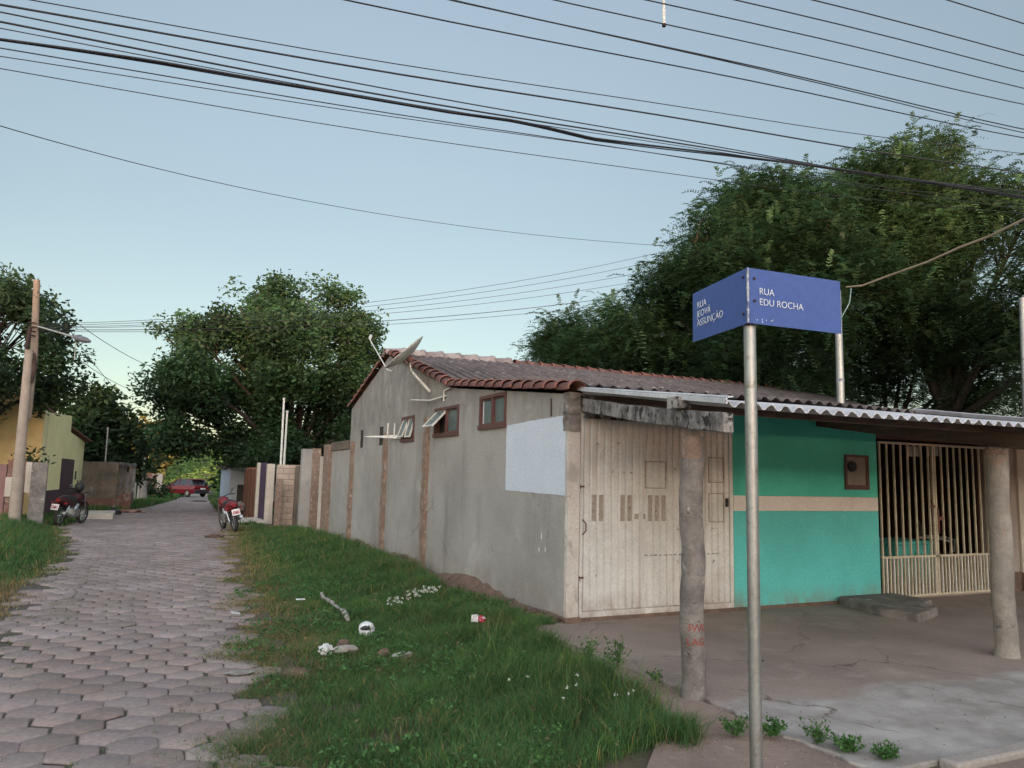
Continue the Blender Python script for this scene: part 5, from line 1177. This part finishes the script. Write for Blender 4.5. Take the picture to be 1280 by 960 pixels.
# ------------------------------------------------------------ overhead wires (parallel to the cross street)
def wire(pxs, Yp, r, label, mat=M_wire, deg=2, group='overhead wires of the near street', name='power_line', x0=-16, x1=26, wob=0, n=60):
    p = [ony(x, y, Yp) for x, y in pxs]; xs_ = np.array([q.x for q in p]); zs_ = np.array([q.z for q in p])
    c2_ = float(np.clip(np.polyfit(xs_, zs_, 2)[0], .0005, .006)); l_ = np.polyfit(xs_, zs_-c2_*xs_**2, 1); co = np.array([c2_, l_[0], l_[1]])
    xx = np.linspace(x0, x1, n) if x0 < xs_.min() else np.linspace(xs_.min(), x1, n)
    pts = []
    for x in xx:
        z = np.polyval(co, x)
        pts.append((x, Yp+.02*math.sin(x), z+(wob*math.sin(x*3.1) if wob else 0)))
    o = MB().tube(pts, r, 5).build(name, mat); return tag(o, label, 'wire', group)
W = [  # pixel samples, plane, radius, label
 ([(30,0),(640,102),(1280,193)], 6.5, .005, 'thin wire just above the thick pair, topmost of the left bundle'),
 ([(0,6),(640,119),(960,164),(1280,218)], 6.3, .009, 'thick wire second from the top of the left bundle'),
 ([(0,17),(640,138),(960,196),(1280,246)], 6.1, .006, 'thin wire third from the top of the left bundle'),
 ([(0,30),(640,143),(960,200),(1280,240)], 6.0, .008, 'thick wire fourth from the top of the left bundle'),
 ([(0,38),(300,90),(640,150),(900,192),(1280,242)], 5.9, .004, 'thin wire crossing behind the black cable bundle'),
 ([(0,63),(640,160),(880,206),(1280,262)], 6.4, .005, 'thin wire just below the black cable bundle'),
 ([(0,72),(640,164),(700,178),(1100,232)], 6.6, .004, 'second thin wire below the black cable bundle'),
 ([(0,87),(640,190),(915,228)], 6.8, .004, 'lowest thin wire of the left bundle'),
 ([(440,0),(640,42),(960,106),(1280,172)], 5.0, .006, 'single wire below the double cable in the upper right'),
 ([(553,0),(760,42),(1000,92),(1280,163)], 4.8, .006, 'upper strand of the double cable in the upper right'),
 ([(560,0),(760,43),(1000,95),(1280,167)], 4.8, .005, 'lower strand of the double cable in the upper right'),
 ([(700,0),(960,60),(1280,129)], 4.4, .005, 'lowest of the four separate wires in the upper right'),
 ([(808,0),(1000,44),(1280,109)], 4.2, .005, 'second from below of the four separate wires in the upper right'),
 ([(912,0),(1100,44),(1280,89)], 4.0, .005, 'third from below of the four separate wires in the upper right'),
 ([(1000,0),(1140,30),(1280,70)], 3.8, .005, 'topmost of the four separate wires in the upper right'),
 ([(1175,0),(1230,14),(1280,30)], 3.6, .005, 'short wire crossing the upper right corner')]
for pxs, Yp, r, lab in W: wire(pxs, Yp, r, lab)
# the thick wavy cable bundle
q = MB(); key = [(-120,28),(0,50),(200,79),(400,112),(560,141),(640,152),(680,160),(740,174),(800,181),(900,192),(1000,205),(1140,226),(1280,247),(1400,268)]
for s_ in range(3):
    pts = []
    kx = [k[0] for k in key]; ky = [k[1] for k in key]
    for x in np.arange(-120, 1400, 12):
        p = ony(x, np.interp(x, kx, ky)+(s_-1)*(1.0+1.0*math.sin(x*.012+s_*2)), 5.9+.03*s_); pts.append(tuple(p))
    pts = [(pts[0][0]-14, pts[0][1], pts[0][2]+1.0)]+pts
    q.tube(pts, [.009,.006,.006][s_], 6)
tag(q.build('cable_bundle', M_wire), 'thick black wavy bundle of cables crossing the sky', 'cable')
# long single drop wire and distant wires
def wire3(a, b_, sag, r, label, name='power_line', mat=M_wire, group='wires from the utility pole', n=26):
    a, b_ = Vector(a), Vector(b_); pts = []
    for i in range(n+1): t = i/n; p = a.lerp(b_, t); p.z -= sag*4*t*(1-t); pts.append(p)
    return tag(MB().tube(pts, r, 5).build(name, mat), label, 'wire', group)
q = MB(); pts = []
kx = [-60,0,100,250,420,560,700,815,900]; ky = [139,157,186,223,258,280,297,306,311]
for x in np.linspace(-60, 900, 50):
    D = 9+13*(x+60)/960; pts.append(at(x, np.interp(x, kx, ky) if 0 else float(np.polyval(np.polyfit(kx, ky, 4), x)), D))
tag(MB().tube(pts, .006, 5).build('power_line', M_wire), 'lone sagging wire in the middle of the sky', 'wire')
pole_w = up_.location
for i, (ya, yb_, lab) in enumerate(((404,316,'topmost distant wire from the utility pole towards the right'),(406,326,'second distant wire from the utility pole'),(408,337,'third distant wire from the utility pole'),(409,348,'fourth distant wire from the utility pole'),(411,365,'fifth and thicker distant wire from the utility pole'),(413,374,'lowest distant wire from the utility pole'))):
    wire3(at(48, ya+1, 24.2), at(840, yb_-4, 27), (.55-.03*i), .007 if i != 4 else .010, lab)
wire3(at(-30, 305, 14), at(47, 372, 24.2), .05, .007, 'wire reaching the top of the utility pole from the left')
wire3(at(47, 365, 24.2), at(215, 468, 36), .3, .010, 'wire running down from the pole top to the broadleaf tree')
wire3(at(60, 372, 24.2), at(160, 500, 60), .3, .012, 'upper thin wire running down the street from the pole')
wire3(at(50, 412, 24.2), at(175, 490, 60), .3, .012, 'lower thin wire running down the street from the pole')
# tan service drop
q = MB(); kp = [(1058,359),(1078,357),(1110,345),(1160,327),(1200,309),(1235,296),(1280,274),(1340,245)]
pts = [at(x, y, 11.7-3.2*(x-1058)/280) for x, y in kp]; t = thing('service_cable', 'twisted tan service cable running from the roof mast to the upper right', 'cable', tuple(pts[0]))
dn = []
for i in range(len(pts)-1):
    for k in range(4): dn.append(pts[i].lerp(pts[i+1], k/4)-t.location)
dn.append(pts[-1]-t.location)
MB().tube(dn, .013, 6).build('tan_strand', M_wiret, t)
lo = [at(1064,360,11.6),at(1062,378,11.6),at(1058,386,11.6),at(1050,400,11.6)]
MB().tube([p-t.location for p in lo], .008, 5).build('green_loop', M_wireg, t)
# hanging white insulator rod
t = thing('insulator_rod', 'short white rod hanging across the wires at the top edge', 'insulator', tuple(ony(829,-25,4.4)))
e = ony(830,30,4.4)-t.location; MB().tube([(0,0,0), e], .013, 8).build('rod', M_pvc, t); MB().tube([e, e+Vector((0,0,-.02))], .015, 8).build('end_cap', M_bolt, t)
